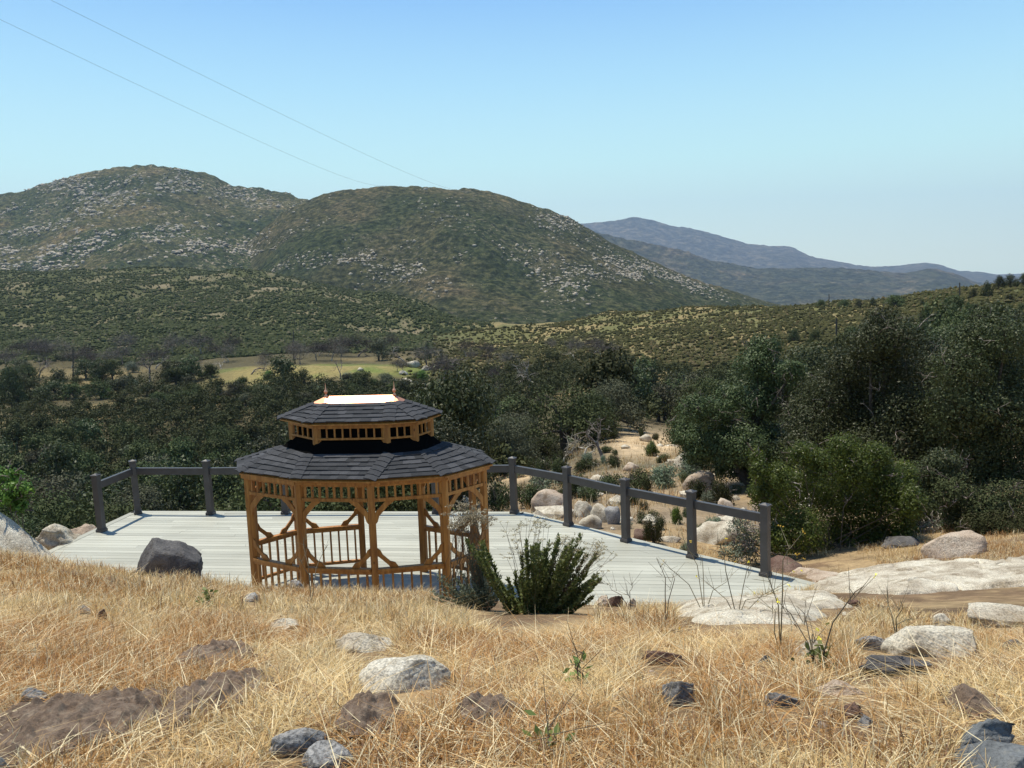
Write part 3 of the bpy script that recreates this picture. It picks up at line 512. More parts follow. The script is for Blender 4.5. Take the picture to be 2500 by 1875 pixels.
def hipcaps(mb, e, t, nL, nR, courses, wd=.1):
    e, t = np.array(e, float), np.array(t, float); L = np.linalg.norm(t - e); d = (t - e) / L; n_ = courses
    for k in range(n_):
        a = e + d * L * k / n_; b_ = e + d * min(L, L * (k + 1.3) / n_)
        for nn, sg in ((nL, -1), (nR, 1)):
            nn = np.array(nn); side = np.cross(d, nn) ; side /= np.linalg.norm(side); side *= sg * 1
            upv = (np.array(nL) + np.array(nR)); upv /= np.linalg.norm(upv)
            V = [a + upv * .037, a + side * wd + nn * .03, b_ + side * wd * .9 + nn * .019, b_ + upv * .024, a + upv * .022, a + side * wd + nn * .012, b_ + side * wd * .9 + nn * .005, b_ + upv * .01]
            mb.add(V, [(0, 1, 2, 3), (7, 6, 5, 4), (0, 4, 5, 1), (1, 5, 6, 2), (3, 2, 6, 7)], .35 + .3 * rng.random())
def roof(name, pts_e, ze, pts_t, zt, mapping, courses, base_thick=.035):
    n = len(pts_e); E3 = [np.r_[q, ze] for q in pts_e]; T3 = [np.r_[pts_t[mapping[i]], zt] for i in range(n)]
    mb = MB(); nr_ = []
    for i in range(n):
        j = (i + 1) % n; e0, e1, t0, t1 = E3[i], E3[j], T3[i], T3[j]
        nn = np.cross(e1 - e0, (t0 + t1) / 2 - (e0 + e1) / 2); nn /= np.linalg.norm(nn); nn = nn if nn[2] > 0 else -nn; nr_.append(nn)
        shingles(mb, e0, e1, t0, t1, courses)
    for i in range(n): hipcaps(mb, E3[i], T3[i], nr_[i - 1], nr_[i], courses)
    ro = mb.build(name, M['shingle'], gz)
    mb = MB()
    for i in range(n):
        j = (i + 1) % n; f = [E3[i], E3[j], T3[j], T3[i]] if mapping[i] != mapping[j] else [E3[i], E3[j], T3[j]]
        mb.prism([q * [.985, .985, 1] - [0, 0, .026] for q in f], (0, 0, -base_thick + .012))
    mb.build('roof_boards', M['cedar'], ro); return ro
CR = CU * [1.14, 1.36]
roof('lower_roof', EV, 2.17, CR, 2.44, map10, 6)
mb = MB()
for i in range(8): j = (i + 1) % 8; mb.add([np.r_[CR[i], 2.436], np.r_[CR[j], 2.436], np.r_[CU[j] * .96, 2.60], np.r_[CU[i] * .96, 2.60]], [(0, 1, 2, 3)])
mb.build('black_band', M['black_fill'], gz)  # plain black ring from the lower roof top up to the cupola base
mb = MB()
for i in range(10):
    j = (i + 1) % 10; p, q = P10[i] * 1.035, P10[j] * 1.035; mb.bar((*p, ZT + .01), (*q, ZT + .01), .04, .075)
mb.build('fascia', M['cedar'], gz, .003)
cp = MB(); zc0, zc1 = 2.58, 2.86
for i in range(8):
    j = (i + 1) % 8; p, q = CU[i], CU[j]; e_ = cen(q - p); cp.bar((*p, zc1 - .03), (*q, zc1 - .03), .05, .07); cp.bar((*p, zc0 + .055), (*q, zc0 + .055), .035, .03)
cup = cp.build('cupola', M['cedar'], gz, .002)
for i in range(8):
    p, a, b_ = CU[i], CU[i - 1], CU[(i + 1) % 8]; ea, eb, n_ = cen(a - p), cen(b_ - p), cen(p); w_ = .055
    mb = MB(); mb.prism([np.r_[q, zc0 - .03] for q in (p + ea * w_ - n_ * .03, p + ea * w_ + n_ * .02, p + n_ * .034, p + eb * w_ + n_ * .02, p + eb * w_ - n_ * .03)], (0, 0, zc1 - zc0 - .0)); mb.build('cupola_post', M['cedar'], cup)
    j = (i + 1) % 8; q = CU[j]; L = np.hypot(*(q - p)); e_ = (q - p) / L; ns = 7 if L > .9 else (3 if L > .5 else 2)
    for k in range(ns):
        c_ = p + e_ * (.055 + (L - .11) * (k + 1) / (ns + 1)); mb = MB(); mb.bar((*c_, zc0 + .07), (*c_, zc1 - .065), .022, .024, up=(*e_, 0)); mb.build('slat', M['cedar'], cup)
mb = MB(); mb.prism([np.r_[q * .9, zc0 - .04] for q in CU], (0, 0, zc1 - zc0 + .03)); mb.build('black_fill', M['black_fill'], cup)  # solid black block added inside the cupola so the slat gaps read dark
roof('upper_roof', UE, 2.905, KE, 3.115, {i: i for i in range(8)}, 5, .03)
mb = MB(); r0, r1 = np.array([-.52, .03, 3.215]), np.array([.55, -.03, 3.215]); cb = [np.r_[q * 1.06, 3.118] for q in KE]
# B' C' D' E' G' H' I' J'
mb.add(cb + [r0, r1], [(0, 1, 9, 8), (1, 2, 9), (2, 3, 9), (3, 4, 9), (4, 5, 8, 9), (5, 6, 8), (6, 7, 8), (7, 0, 8)]); 
for k in range(8): a, b_ = cb[k], cb[(k + 1) % 8]; mb.add([a, b_, b_ - [0, 0, .03], a - [0, 0, .03]], [(0, 1, 2, 3)])
mb.build('ridge_cap', M['copper'], gz)
for r_ in (r0, r1):
    mb = MB(); mb.lathe(r_ - [0, 0, .02], [(.03, 0), (.022, .03), (.012, .045), (.012, .06), (.026, .075), (.03, .092), (.022, .108), (.01, .12), (.013, .13), (.008, .14), (.004, .2), (.001, .225)]); mb.build('finial', M['copper'], gz, smooth=True)
#@@NEXT
# ------------------------------------------------------------------ rocks
FOOT = []; BOX = []; POLY = []
def inpoly(P, x, y):
    r = np.zeros(len(x), bool); n = len(P)
    for i in range(n):
        (x0, y0), (x1, y1) = P[i], P[(i + 1) % n]
        if y0 != y1: r ^= ((y0 > y) != (y1 > y)) & (x < (x1 - x0) * (y - y0) / (y1 - y0) + x0)
    return r
def rock_mesh(seed, cuts=9, rough=.16, sub=5, block=.0, strata=0):
    r = np.random.default_rng(seed); V, Fc = ICO[sub]; V = V.copy()
    if block: V = np.sign(V) * np.abs(V) ** (1 - block)
    V *= (1 + fbm(V * 1.1 + seed, 2, seed) * .35)[:, None]
    for _ in range(cuts):
        n_ = r.normal(size=3); n_ /= np.linalg.norm(n_); d = r.uniform(.5, .85); dd = V @ n_ - d; V -= np.where(dd > 0, dd * .97, 0)[:, None] * n_
    V *= (1 + fbm(V * 3 + seed, 4, seed + 5) * rough)[:, None]
    V *= (1 + np.clip(fbm(V * 9 + seed, 3, seed + 9), -.2, 1) * .035)[:, None]
    if strata: V[:, :2] *= (1 + .09 * np.sign(np.sin(V[:, 2:3] * strata + V[:, :1] * 2)))
    lo, hi = V.min(0), V.max(0); return (V - (lo + hi) / 2) / ((hi - lo) / 2), Fc
RN = [0]
def rock(x0, x1, yt, yb, m, label, Y=None, zb=None, depth=.75, cuts=9, rough=.14, block=0., rz=None, name='rock', strata=0, cat='rock', sub=5, tilt=(0, 0), group=None, foot=True, taper=0.):
    RN[0] += 1; pc = (x0 + x1) / 2
    if Y is None: Y = hit(pc, yb, 2.1 if yb > 1450 else 11.5)[1]
    wd = (x1 - x0) / F * Y * 1.03; dp = wd * depth; Yc = Y + dp * .3; c = at(pc, yt, Yc); gz_ = float(g(c[0], Yc)) if zb is None else zb
    zt = c[2]; h = max(zt - gz_, .03); bot = gz_ - max(.4 * h, .06)
    V, Fc = rock_mesh(RN[0] * 13 + 5, cuts, rough, sub, block, strata)
    if taper: tp_ = 1 - taper * np.clip(V[:, 2:3] * .5 + .5, 0, 1); V[:, :1] = V[:, :1] * tp_ + .25 * (1 - tp_); V[:, 1:2] *= tp_
    V = V * [wd / 2, dp / 2, (zt - bot) / 2]; V[:, 2] += V[:, 0] * tilt[0] + V[:, 1] * (tilt[1] if tilt[1] else (-.2 if Y < 9.3 else 0))
    rz = rng.uniform(-.25, .25) if rz is None else rz; cs, sn = math.cos(rz), math.sin(rz); V = V @ np.array([[cs, sn, 0], [-sn, cs, 0], [0, 0, 1]]); L = np.array([c[0], Yc, (zt + bot) / 2])
    for _ in range(5):
        W = V + L; pj = proj(W); pj = pj[W[:, 2] > gz_ - .02] if (W[:, 2] > gz_ - .02).sum() > 20 else pj
        L[2] += (pj[:, 1].min() - yt) / F * Yc * .9; k_ = (x1 - x0) / (pj[:, 0].max() - pj[:, 0].min()); V[:, :2] *= k_; L[0] += ((x0 + x1) / 2 - (pj[:, 0].max() + pj[:, 0].min()) / 2) / F * Yc
    lo = (V[:, 2] + L[2]).min(); tgt = gz_ - .08
    if lo > tgt: zz_ = V[:, 2] + L[2]; hi_ = zz_.max(); V[:, 2] = hi_ - (hi_ - zz_) * (hi_ - tgt) / (hi_ - lo) - L[2]
    o = link(name, mesh(name, V, Fc, M[m], True), None, tuple(L))
    tag(o, label, cat, group)
    if Y < 9.2: BOX.append((pc, (yt + yb) / 2 + 4, (x1 - x0) / 2, (yb - yt) / 2 + 4))
    if foot: FOOT.append((L[0], L[1] - .13, wd / 2, dp / 2 + .17))
    return o
rock(-380, 142, 1168, 1352, 'pale', 'big smooth pale boulder sloping down from the left edge of the picture', Y=11.0, zb=.7, depth=.6, cuts=6, rough=.06, rz=.05, tilt=(-.55, 0), sub=5)
rock(84, 205, 1278, 1318, 'pale', 'flat layered pale slab between the left boulder and the deck corner', Y=15.2, depth=.9, cuts=9, strata=9, block=.3)
rock(138, 243, 1278, 1306, 'tan', 'low pinkish slab touching the left corner of the deck', Y=16.6, depth=.8, cuts=6)
rock(331, 496, 1312, 1388, 'dark', 'dark angular boulder on the grass crest left of the gazebo', Y=9.35, depth=.8, cuts=16, rough=.08, block=.05, rz=.1, tilt=(.04, -.12), taper=.42)
rock(875, 1106, 1598, 1690, 'pale', 'largest rounded speckled boulder in the middle of the dry grass', cuts=3, rough=.07, rz=0, depth=.8)
rock(815, 962, 1543, 1592, 'pale', 'low pale rock just behind the rounded speckled boulder', cuts=5, depth=.6)
rock(655, 730, 1508, 1536, 'pale', 'faint flat stone half buried in grass in front of the gazebo left posts')
rock(588, 636, 1446, 1470, 'grey', 'small grey stone near the foot of the second gazebo post', foot=False)
rock(706, 744, 1416, 1440, 'grey', 'small stone touching the gazebo front post base', Y=9.2, foot=False)
rock(655, 800, 1775, 1842, 'grey', 'grey granite lump with a dark undercut at the bottom of the picture', cuts=6, rz=.3, depth=.6, tilt=(-.1, 0))
rock(735, 872, 1806, 1880, 'grey', 'rounded grey granite stone lowest in the middle foreground', cuts=4, rough=.08)
rock(-30, 36, 1842, 1890, 'slate', 'blue grey stone in the bottom left corner')
rock(50, 116, 1678, 1716, 'grey', 'small grey stone on the upper edge of the bare soil at left')
rock(178, 232, 1476, 1500, 'grey', 'weathered grey stone among tall grass at left', foot=False)
rock(236, 262, 1486, 1518, 'brown', 'reddish dark chip of wood beside the weathered grey stone', block=.4, cat='wood chip', name='wood_chip', foot=False)
rock(1556, 1680, 1588, 1626, 'brown', 'dark brown rotten log lying in the grass right of centre', cuts=9, block=.4, depth=.35, rz=-.08, name='log', cat='log', strata=5)
rock(1616, 1702, 1662, 1726, 'grey', 'pointed grey stone in the grass below the rotten log', cuts=9)
rock(1840, 1892, 1598, 1630, 'dark', 'small dark stone left of the tall green weed')
rock(1455, 1490, 1452, 1480, 'tan', 'tan stone at the right foot of the flowering shrub')
rock(1480, 1522, 1454, 1482, 'brown', 'brown stone second from the flowering shrub')
rock(1526, 1556, 1460, 1482, 'tan', 'small tan stone third from the flowering shrub')
rock(1615, 1760, 1474, 1560, 'tan', 'rough pinkish boulder at the left end of the pale slab below the deck', Y=9.6, cuts=7, rough=.2)
rock(2245, 2414, 1294, 1396, 'tan', 'tall cracked tan boulder standing on the broad granite outcrop', Y=13.1, zb=-.1, cuts=5, rough=.05, block=.3, depth=.6, rz=.05, tilt=(.12, 0), taper=.25)
rock(2150, 2255, 1308, 1375, 'dark', 'shaded dark rock between the green bush and the cracked boulder', Y=14.6, cuts=8)
rock(2418, 2540, 1393, 1440, 'brown', 'brownish lump on the right part of the granite outcrop', Y=10.9, zb=.6, depth=.5, foot=False)
rock(2361, 2560, 1470, 1530, 'pale', 'pale oval stone at the right edge below the outcrop', cuts=3, rough=.07)
rock(2276, 2324, 1497, 1528, 'pale', 'small round white stone left of the pale oval stone', cuts=2, rough=.05)
rock(2150, 2385, 1526, 1604, 'pale', 'large flat white rock with a dark overhang on its right side', cuts=6, rough=.1, rz=.06, tilt=(.06, 0))
rock(2085, 2190, 1552, 1590, 'grey', 'thin grey flake leaning on the left of the flat white rock', cuts=6, depth=.3, tilt=(-.2, 0), rz=-.2)
rock(2096, 2278, 1598, 1650, 'dark', 'long dark shale slab below the flat white rock', cuts=9, strata=12, depth=.4, block=.3)
rock(1932, 2020, 1560, 1602, 'pale', 'pale stone behind the tall green weed')
rock(1990, 2135, 1658, 1698, 'tan', 'pinkish white flat rock with a broken right end', cuts=7, depth=.45)
rock(1858, 1955, 1690, 1724, 'grey', 'grey and brown stone half hidden left of the dark cube', cuts=8)
rock(2056, 2118, 1712, 1754, 'brown', 'dark brown squarish stone in the right foreground', cuts=9, block=.5)
rock(2092, 2136, 1744, 1776, 'grey', 'grey pebble leaning on the dark brown squarish stone', foot=False)
rock(2342, 2480, 1752, 1832, 'slate', 'split blue grey slate slab near the bottom right corner', cuts=11, strata=9, depth=.6, block=.3, rz=.4)
rock(2318, 2580, 1806, 1900, 'slate', 'blue grey boulder with tan lichen in the bottom right corner', cuts=4, rough=.08)
rock(2065, 2105, 1462, 1480, 'brown', 'small maroon stone below the right end of the deck', foot=False)
rock(2440, 2500, 1560, 1590, 'dark', 'small dark stone at the right edge below the oval stone', foot=False)
def outcrop(name, poly, m, label, hh, edge=.22, seed=1, strata=0., Ymin=2.5, res=170, cat='rock slab', zf=None, rot=0.):
    W = np.array([hit(a, b_, Ymin)[:2] for a, b_ in poly]); lo, hi = W.min(0) - .4, W.max(0) + .4; X, Y = np.meshgrid(np.linspace(lo[0], hi[0], res), np.linspace(lo[1], hi[1], res)); x, y = X.ravel(), Y.ravel()
    x2 = x + n2(x, y, .7, 4, seed, .6) * .22; y2 = y + n2(x, y, .7, 4, seed + 3, .6) * .22; ins = inpoly(W, x2, y2); d = np.full(len(x), 9.)
    for i in range(len(W)):
        a, b_ = W[i], W[(i + 1) % len(W)]; e_ = b_ - a; t = np.clip(((x2 - a[0]) * e_[0] + (y2 - a[1]) * e_[1]) / (e_ @ e_), 0, 1); d = np.minimum(d, np.hypot(x2 - a[0] - t * e_[0], y2 - a[1] - t * e_[1]))
    d = np.where(ins, d, -d); z = gbase(x, y); cr, sr = math.cos(rot), math.sin(rot); v = -x * sr + y * cr + n2(x, y, 2.2, 3, seed + 5) * .5
    lay = (v * strata) % 1.0; step = np.where(lay < .75, lay / .75, 1 - (lay - .75) / .25) if strata else 0
    z = z + np.sqrt(np.clip(d / edge, 0, 1)) * hh * (1 + .35 * n2(x, y, 1.2, 4, seed + 7)) + step * .05 * (d > .05) + n2(x, y, .5, 5, seed + 9, .65) * .045 - np.clip(-d, 0, .3) * 1.2 - .03
    cr_ = np.abs(n2(x, y, 1.1, 3, seed + 11)); z -= np.clip(.035 - cr_, 0, 1) * 1.6 * (d > 0)
    c0 = np.array([x.mean(), y.mean(), z.mean()]); ix = np.arange(res * res).reshape(res, res); Fq = np.stack([ix[:-1, :-1], ix[:-1, 1:], ix[1:, 1:], ix[1:, :-1]], -1).reshape(-1, 4); Fq = Fq[(d[Fq] > -.28).all(1)]
    o = link(name, mesh(name, np.stack([x, y, z], -1) - c0, Fq, M[m], True), None, tuple(c0)); tag(o, label, cat)
    POLY.append([(a, b_ + (3 if b_ > 1440 else 0)) for a, b_ in poly]); return o
outcrop('rock_slab', [(1985, 1432), (2060, 1405), (2140, 1388), (2250, 1376), (2420, 1374), (2560, 1362), (2640, 1400), (2640, 1450), (2540, 1462), (2400, 1474), (2300, 1484), (2230, 1476), (2200, 1462), (2130, 1452), (2060, 1448), (2005, 1446)], 'pale', 'broad sloping granite outcrop at the right side of the deck', .16, .5, 3, 1.4, 9.5, 230, rot=.35)
outcrop('rock_slab', [(1650, 1486), (1700, 1472), (1800, 1470), (1880, 1466), (1960, 1464), (2000, 1482), (2012, 1530), (1960, 1542), (1900, 1528), (1800, 1534), (1720, 1530), (1665, 1516)], 'pale', 'long low white granite slab along the near edge of the deck', .13, .3, 13, 0, 6)
outcrop('rock_slab', [(1880, 1462), (1900, 1450), (1960, 1446), (2020, 1452), (2062, 1468), (2070, 1484), (2040, 1496), (1990, 1490), (1930, 1470)], 'pale', 'rounded white slab under the right end of the deck', .12, .2, 23, 0, 8)
outcrop('rock_slab', [(1900, 1392), (1960, 1388), (2040, 1398), (2075, 1412), (2060, 1426), (2020, 1424), (1960, 1410)], 'tan', 'flat tan ledge behind the last fence post', .1, .3, 33, 0, 11.8)
# stones on the slope beyond the fence
for i, (a, b_, c_, d_, m_, l_) in enumerate([
 (1295, 1380, 1193, 1244, 'tan', 'rounded tan boulder seen between the first two fence posts of the right run'), (1400, 1450, 1222, 1262, 'pale', 'left block of the white rubble heap behind the fence'),
 (1440, 1490, 1228, 1275, 'pale', 'middle block of the white rubble heap behind the fence'), (1475, 1515, 1235, 1280, 'grey', 'right block of the white rubble heap behind the fence'), (1412, 1470, 1255, 1292, 'pale', 'front block of the white rubble heap behind the fence'),
 (1085, 1152, 1205, 1250, 'pale', 'pale slab seen through the right bay of the gazebo'), (1227, 1256, 1200, 1234, 'tan', 'small tan rock left of the corner fence post'),
 (1698, 1822, 1270, 1350, 'pale', 'big pale boulder between the last two fence posts'), (1545, 1600, 1290, 1326, 'brown', 'dark stone under the small green bush beyond the fence'), (1608, 1664, 1308, 1342, 'pale', 'pale stone right of the small green bush beyond the fence'),
 (1705, 1775, 1346, 1388, 'pale', 'flat pale stone touching the deck edge near the fourth post'), (1645, 1705, 1108, 1142, 'pale', 'pale rock under the bent oak branches'), (1665, 1745, 1148, 1202, 'tan', 'tan outcrop at the foot of the bent oak'),
 (1436, 1484, 1158, 1184, 'pale', 'pale rock above the second rail of the right run'), (1748, 1800, 1215, 1262, 'tan', 'tan rock behind the fourth fence post'), (1060, 1092, 1222, 1250, 'grey', 'grey rock left of the slab seen through the gazebo'),
 (1560, 1592, 1060, 1078, 'pale', 'pale rock at the edge of the dirt clearing'), (1520, 1560, 1128, 1150, 'tan', 'tan rock on the upper slope below the dirt clearing'), (1835, 1890, 1225, 1262, 'tan', 'tan rock below the bent oak trunk'), (1860, 1960, 1355, 1392, 'brown', 'reddish ledge beneath the green bush')]):
    rock(a, b_, c_, d_, m_, l_, Y=max(18.0, hit((a + b_) / 2, d_, 16.5)[1]) if i != 19 else 13.6, cuts=7, sub=3)
vs_, fs_, o2 = [], [], 0; r_s = np.random.default_rng(5)
for _ in range(380):
    Y = math.exp(r_s.uniform(math.log(18.5), math.log(85))); X = r_s.uniform(-.12, .42) * Y; n_ = float(n2(np.array([X]), np.array([Y]), 5, 3, 99)[0])
    if n_ < -.12 or in_deck(np.array([X]), np.array([Y]), .3)[0]: continue
    V0, F0 = ICO[1]; sz = .07 + .45 * r_s.random() ** 3; V = V0 * (1 + r_s.uniform(-.25, .25, (len(V0), 1))) * sz * r_s.uniform([.8, .8, .5], [1.5, 1.2, .9]) + [X, Y, float(g(X, Y)) + sz * .15]; vs_.append(V); fs_.append(F0 + o2); o2 += len(V)
o = link('stones', mesh('stones', np.concatenate(vs_), np.concatenate(fs_), M['pale'])); tag(o, 'small loose stones strewn over the slope beyond the fence', 'stones', None, 'stuff')
for i, (px_, py_, w_) in enumerate([(1010, 897, 34), (985, 915, 22), (1040, 905, 26), (990, 940, 36), (1030, 950, 30), (960, 935, 20), (1060, 940, 18), (880, 905, 16)]):
    Yq = hit(px_, py_, 150)[1]; rock(px_ - w_ / 2, px_ + w_ / 2, py_ - w_ * .5, py_, 'pale', 'white rock in the outcrop at the right end of the green meadow', Y=Yq, sub=2, group='white rocks of the meadow outcrop', foot=False)
for k in range(34):
    px_, py_ = rng.uniform(20, 2480), rng.uniform(1500, 1860); w_ = rng.uniform(14, 34) * (py_ / 1650); rock(px_ - w_ / 2, px_ + w_ / 2, py_ - w_ * rng.uniform(.4, .6), py_, ['pale', 'grey', 'brown', 'tan', 'dark'][k % 5], 'small loose stone scattered in the dry grass', sub=2, group='small loose stones in the dry grass')
def mound(x0, x1, yt, yb, label, hh=.07):
    ym = (yt + yb) / 2; p = hit((x0 + x1) / 2, ym, 2.05); a = hit((x0 + x1) / 2, yb, 2.02)[1]; b_ = hit((x0 + x1) / 2, yt, 2.05)[1]; rx, ry = (x1 - x0) / 2 / F * p[1] * 1.12, max((b_ - a) / 2 * 1.1, .12); cy = (a + b_) / 2; cx = p[0]
    u = np.linspace(-1.2, 1.2, 170); U, W_ = np.meshgrid(u, u); rr = np.sqrt(U ** 2 + W_ ** 2); X, Y = cx + U * rx, cy + W_ * ry; e_ = np.clip(1 - (rr * (1 + .3 * n2(X, Y, .25, 3, 88))) ** 2, -.5, 1)
    Z = g(X, Y) + hh * e_ + n2(X, Y, .12, 4, 89, .7) * .035 + np.clip(n2(X, Y, .045, 3, 90), .0, 1) * .05; ix = np.arange(28900).reshape(170, 170); Fq = np.stack([ix[:-1, :-1], ix[:-1, 1:], ix[1:, 1:], ix[1:, :-1]], -1).reshape(-1, 4)
    er = e_.ravel(); Fq = Fq[(er[Fq] > -.12).all(1)]; P = np.stack([X - cx, Y - cy, Z - p[2]], -1).reshape(-1, 3); o = link('soil_mound', mesh('soil_mound', P, Fq, M['soil'], True), None, (cx, cy, p[2])); tag(o, label, 'soil mound'); SOIL.append((cx, cy, rx, ry))
SOIL = []
mound(-80, 340, 1706, 1868, 'wide mound of bare brown soil in the bottom left corner')
mound(200, 380, 1735, 1800, 'hump of bare soil right of the corner soil mound')
mound(445, 590, 1578, 1640, 'bare soil patch left of centre under straw')
mound(430, 600, 1650, 1770, 'larger bare soil heap below the left soil patch')
mound(812, 975, 1722, 1800, 'round bare soil heap below the speckled boulder')
mound(1106, 1270, 1728, 1772, 'flat bare soil strip right of the round soil heap')
mound(2320, 2425, 1706, 1752, 'dark soil clod near the right edge')
_p = hit(1290, 1535, 7); FOOT.append((_p[0], _p[1] - .25, .62, .6)); BOX.append((1300, 1490, 170, 48)); BOX.append((1130, 1440, 80, 40))
# ------------------------------------------------------------------ grass
def blades(X, Y, Z, h, wd, bend, az, col, segs=3, head=0.):
    n = len(X); t = np.linspace(0, 1, segs + 1)[None, :, None]; P0 = np.stack([X, Y, Z], -1)[:, None]
    dr = np.stack([np.cos(az), np.sin(az), 0 * az], -1)[:, None]; b_ = bend[:, None, None]; hh = h[:, None, None]
    Pc = P0 + hh * (dr * (b_ * t ** 1.7) + np.array([0, 0, 1.]) * (t * (1 - .33 * np.clip(b_, 0, 2.2) * t)))
    fa = rng.uniform(0, np.pi, n); sd = np.stack([np.cos(fa), np.sin(fa), 0 * fa], -1)[:, None]
    pr = 1 - t ** 1.5 * .92 + head * np.exp(-((t - .82) / .12) ** 2) * 1.3
    sd = sd * wd[:, None, None] / 2 * pr
    V = np.stack([Pc - sd, Pc + sd], 2).reshape(-1, 3); k = np.arange(segs)
    q = np.stack([2 * k, 2 * k + 1, 2 * k + 3, 2 * k + 2], 1); Fc = (np.arange(n) * 2 * (segs + 1))[:, None, None] + q[None]
    return V, Fc.reshape(-1, 4), np.repeat(col, 2 * (segs + 1), 0)
def keepout(X, Y, k=.88):
    r = ~in_deck(X, Y, -.12 + .17)
    for (a, b_, c_, d_) in FOOT: r &= (((X - a) / (c_ * k)) ** 2 + ((Y - b_) / (d_ * k)) ** 2 > 1) | (rng.random(len(X)) < .07)
    return r
def grass_colors(X, Y, n):
    o_ = n2(X, Y, .9, 3, 61); p_ = n2(X, Y, .3, 2, 63); r = rng.random(n)
    col = L3([.76, .575, .285], [.48, .25, .078], np.clip(smooth(-.3, .25, o_ + p_ * .7) * .95 + (r - .5) * .5, 0, 1))
    col = np.where((r > .74)[:, None], np.array([.92, .80, .52]), col); col = np.where((r < .10)[:, None], np.array([.28, .16, .09]), col)
    return col * rng.uniform(.7, 1.2, (n, 1))
gv, gf, gcx, off = [], [], [], 0
def addb(V, Fc, c_):
    global off
    gv.append(V); gf.append(Fc + off); gcx.append(c_); off += len(V)
def grass_set(n, Ymin, Ymax, smin, smax, hfun, wd, bend, seg=3, head=.4, thin=None, pw=.5):
    Y = (rng.uniform(Ymin ** (2 * pw + 1e-3), Ymax ** (2 * pw + 1e-3), n)) ** (1 / (2 * pw + 1e-3)); s = rng.uniform(smin, smax, n); X = s * Y
    k = keepout(X, Y)
    for (a, b_, c_, d_) in SOIL: k &= ~((((X - a) / c_) ** 2 + ((Y - b_) / d_) ** 2 < .8) & (rng.random(n) > .10))
    if thin is not None: k &= rng.random(n) < thin(X, Y)
    X, Y = X[k], Y[k]; n = len(X); h = hfun(X, Y, n)
    if Y.max() < 19:      # trampled, shorter grass round the stones
        Zb = g(X, Y); keep = np.ones(n, bool)
        for f_ in (0, .5, .95):
            q = proj(np.stack([X, Y, Zb + h * f_], -1)); lucky = rng.random(n) < .16
            for (a, b_, c_, d_) in BOX: keep &= ~((((q[:, 0] - a) / c_) ** 2 + ((q[:, 1] - b_) / d_) ** 2 < .85)) | lucky
            for pl in POLY: keep &= ~inpoly(pl, q[:, 0], q[:, 1]) | (rng.random(n) < .04)
        X, Y, h = X[keep], Y[keep], h[keep]; n = len(X)
    addb(*blades(X, Y, g(X, Y) - .01, h, rng.uniform(*wd, n), np.abs(rng.normal(0, bend, n)) + .05, rng.uniform(0, 2 * np.pi, n), grass_colors(X, Y, n), seg, head))
hf = lambda X, Y, n: rng.uniform(.35, 1.25, n) * (.125 + .13 * n2(X, Y, .6, 3, 65)) * (.72 + .28 * smooth(3, 6, Y))
patch = lambda X, Y: np.clip(.34 + 2.4 * n2(X, Y, .45, 3, 67), .02, 1)
grass_set(120000, 1.9, 6.0, -.8, .8, hf, (.0022, .0062), .75, thin=patch, pw=.8)
grass_set(125000, 5.5, 12.6, -.85, .85, hf, (.0045, .0105), .6, thin=lambda X, Y: np.clip(.6 + 1.9 * n2(X, Y, .6, 3, 67), .1, 1), pw=.5)
grass_set(115000, 1.9, 5.5, -.8, .8, lambda X, Y, n: rng.uniform(.04, .11, n), (.003, .007), 2.4, seg=2, head=0, pw=.8)      # thatch
grass_set(60000, 5, 12, -.85, .85, lambda X, Y, n: rng.uniform(.05, .13, n), (.003, .007), 2.0, seg=2, head=0)
grass_set(60000, 10.5, 18, .2, .85, lambda X, Y, n: rng.uniform(.05, .18, n), (.005, .01), .8, seg=2, thin=lambda X, Y: smooth(-.2, .2, n2(X, Y, 1.2, 3, 69)))
grass_set(9000, 10.3, 16, -.9, -.56, lambda X, Y, n: rng.uniform(.08, .2, n), (.005, .01), .5, seg=2)
o = link('grass', mesh('grass', np.concatenate(gv), np.concatenate(gf), M['grass'], False, np.concatenate(gcx))); tag(o, 'dry golden grass covering the foreground slope', 'grass', None, 'stuff')
gv, gf, gcx, off = [], [], [], 0
grass_set(42000, 18.5, 60, -.1, .75, lambda X, Y, n: rng.uniform(.08, .28, n) * (1 + Y / 60), (.012, .03), .5, seg=2, head=0, thin=lambda X, Y: smooth(-.25, .25, n2(X, Y, 2.5, 4, 70)))
o = link('grass', mesh('grass', np.concatenate(gv), np.concatenate(gf), M['grass'], False, np.concatenate(gcx) * .9)); tag(o, 'sparse dry grass on the rocky slope beyond the fence', 'grass', None, 'stuff')
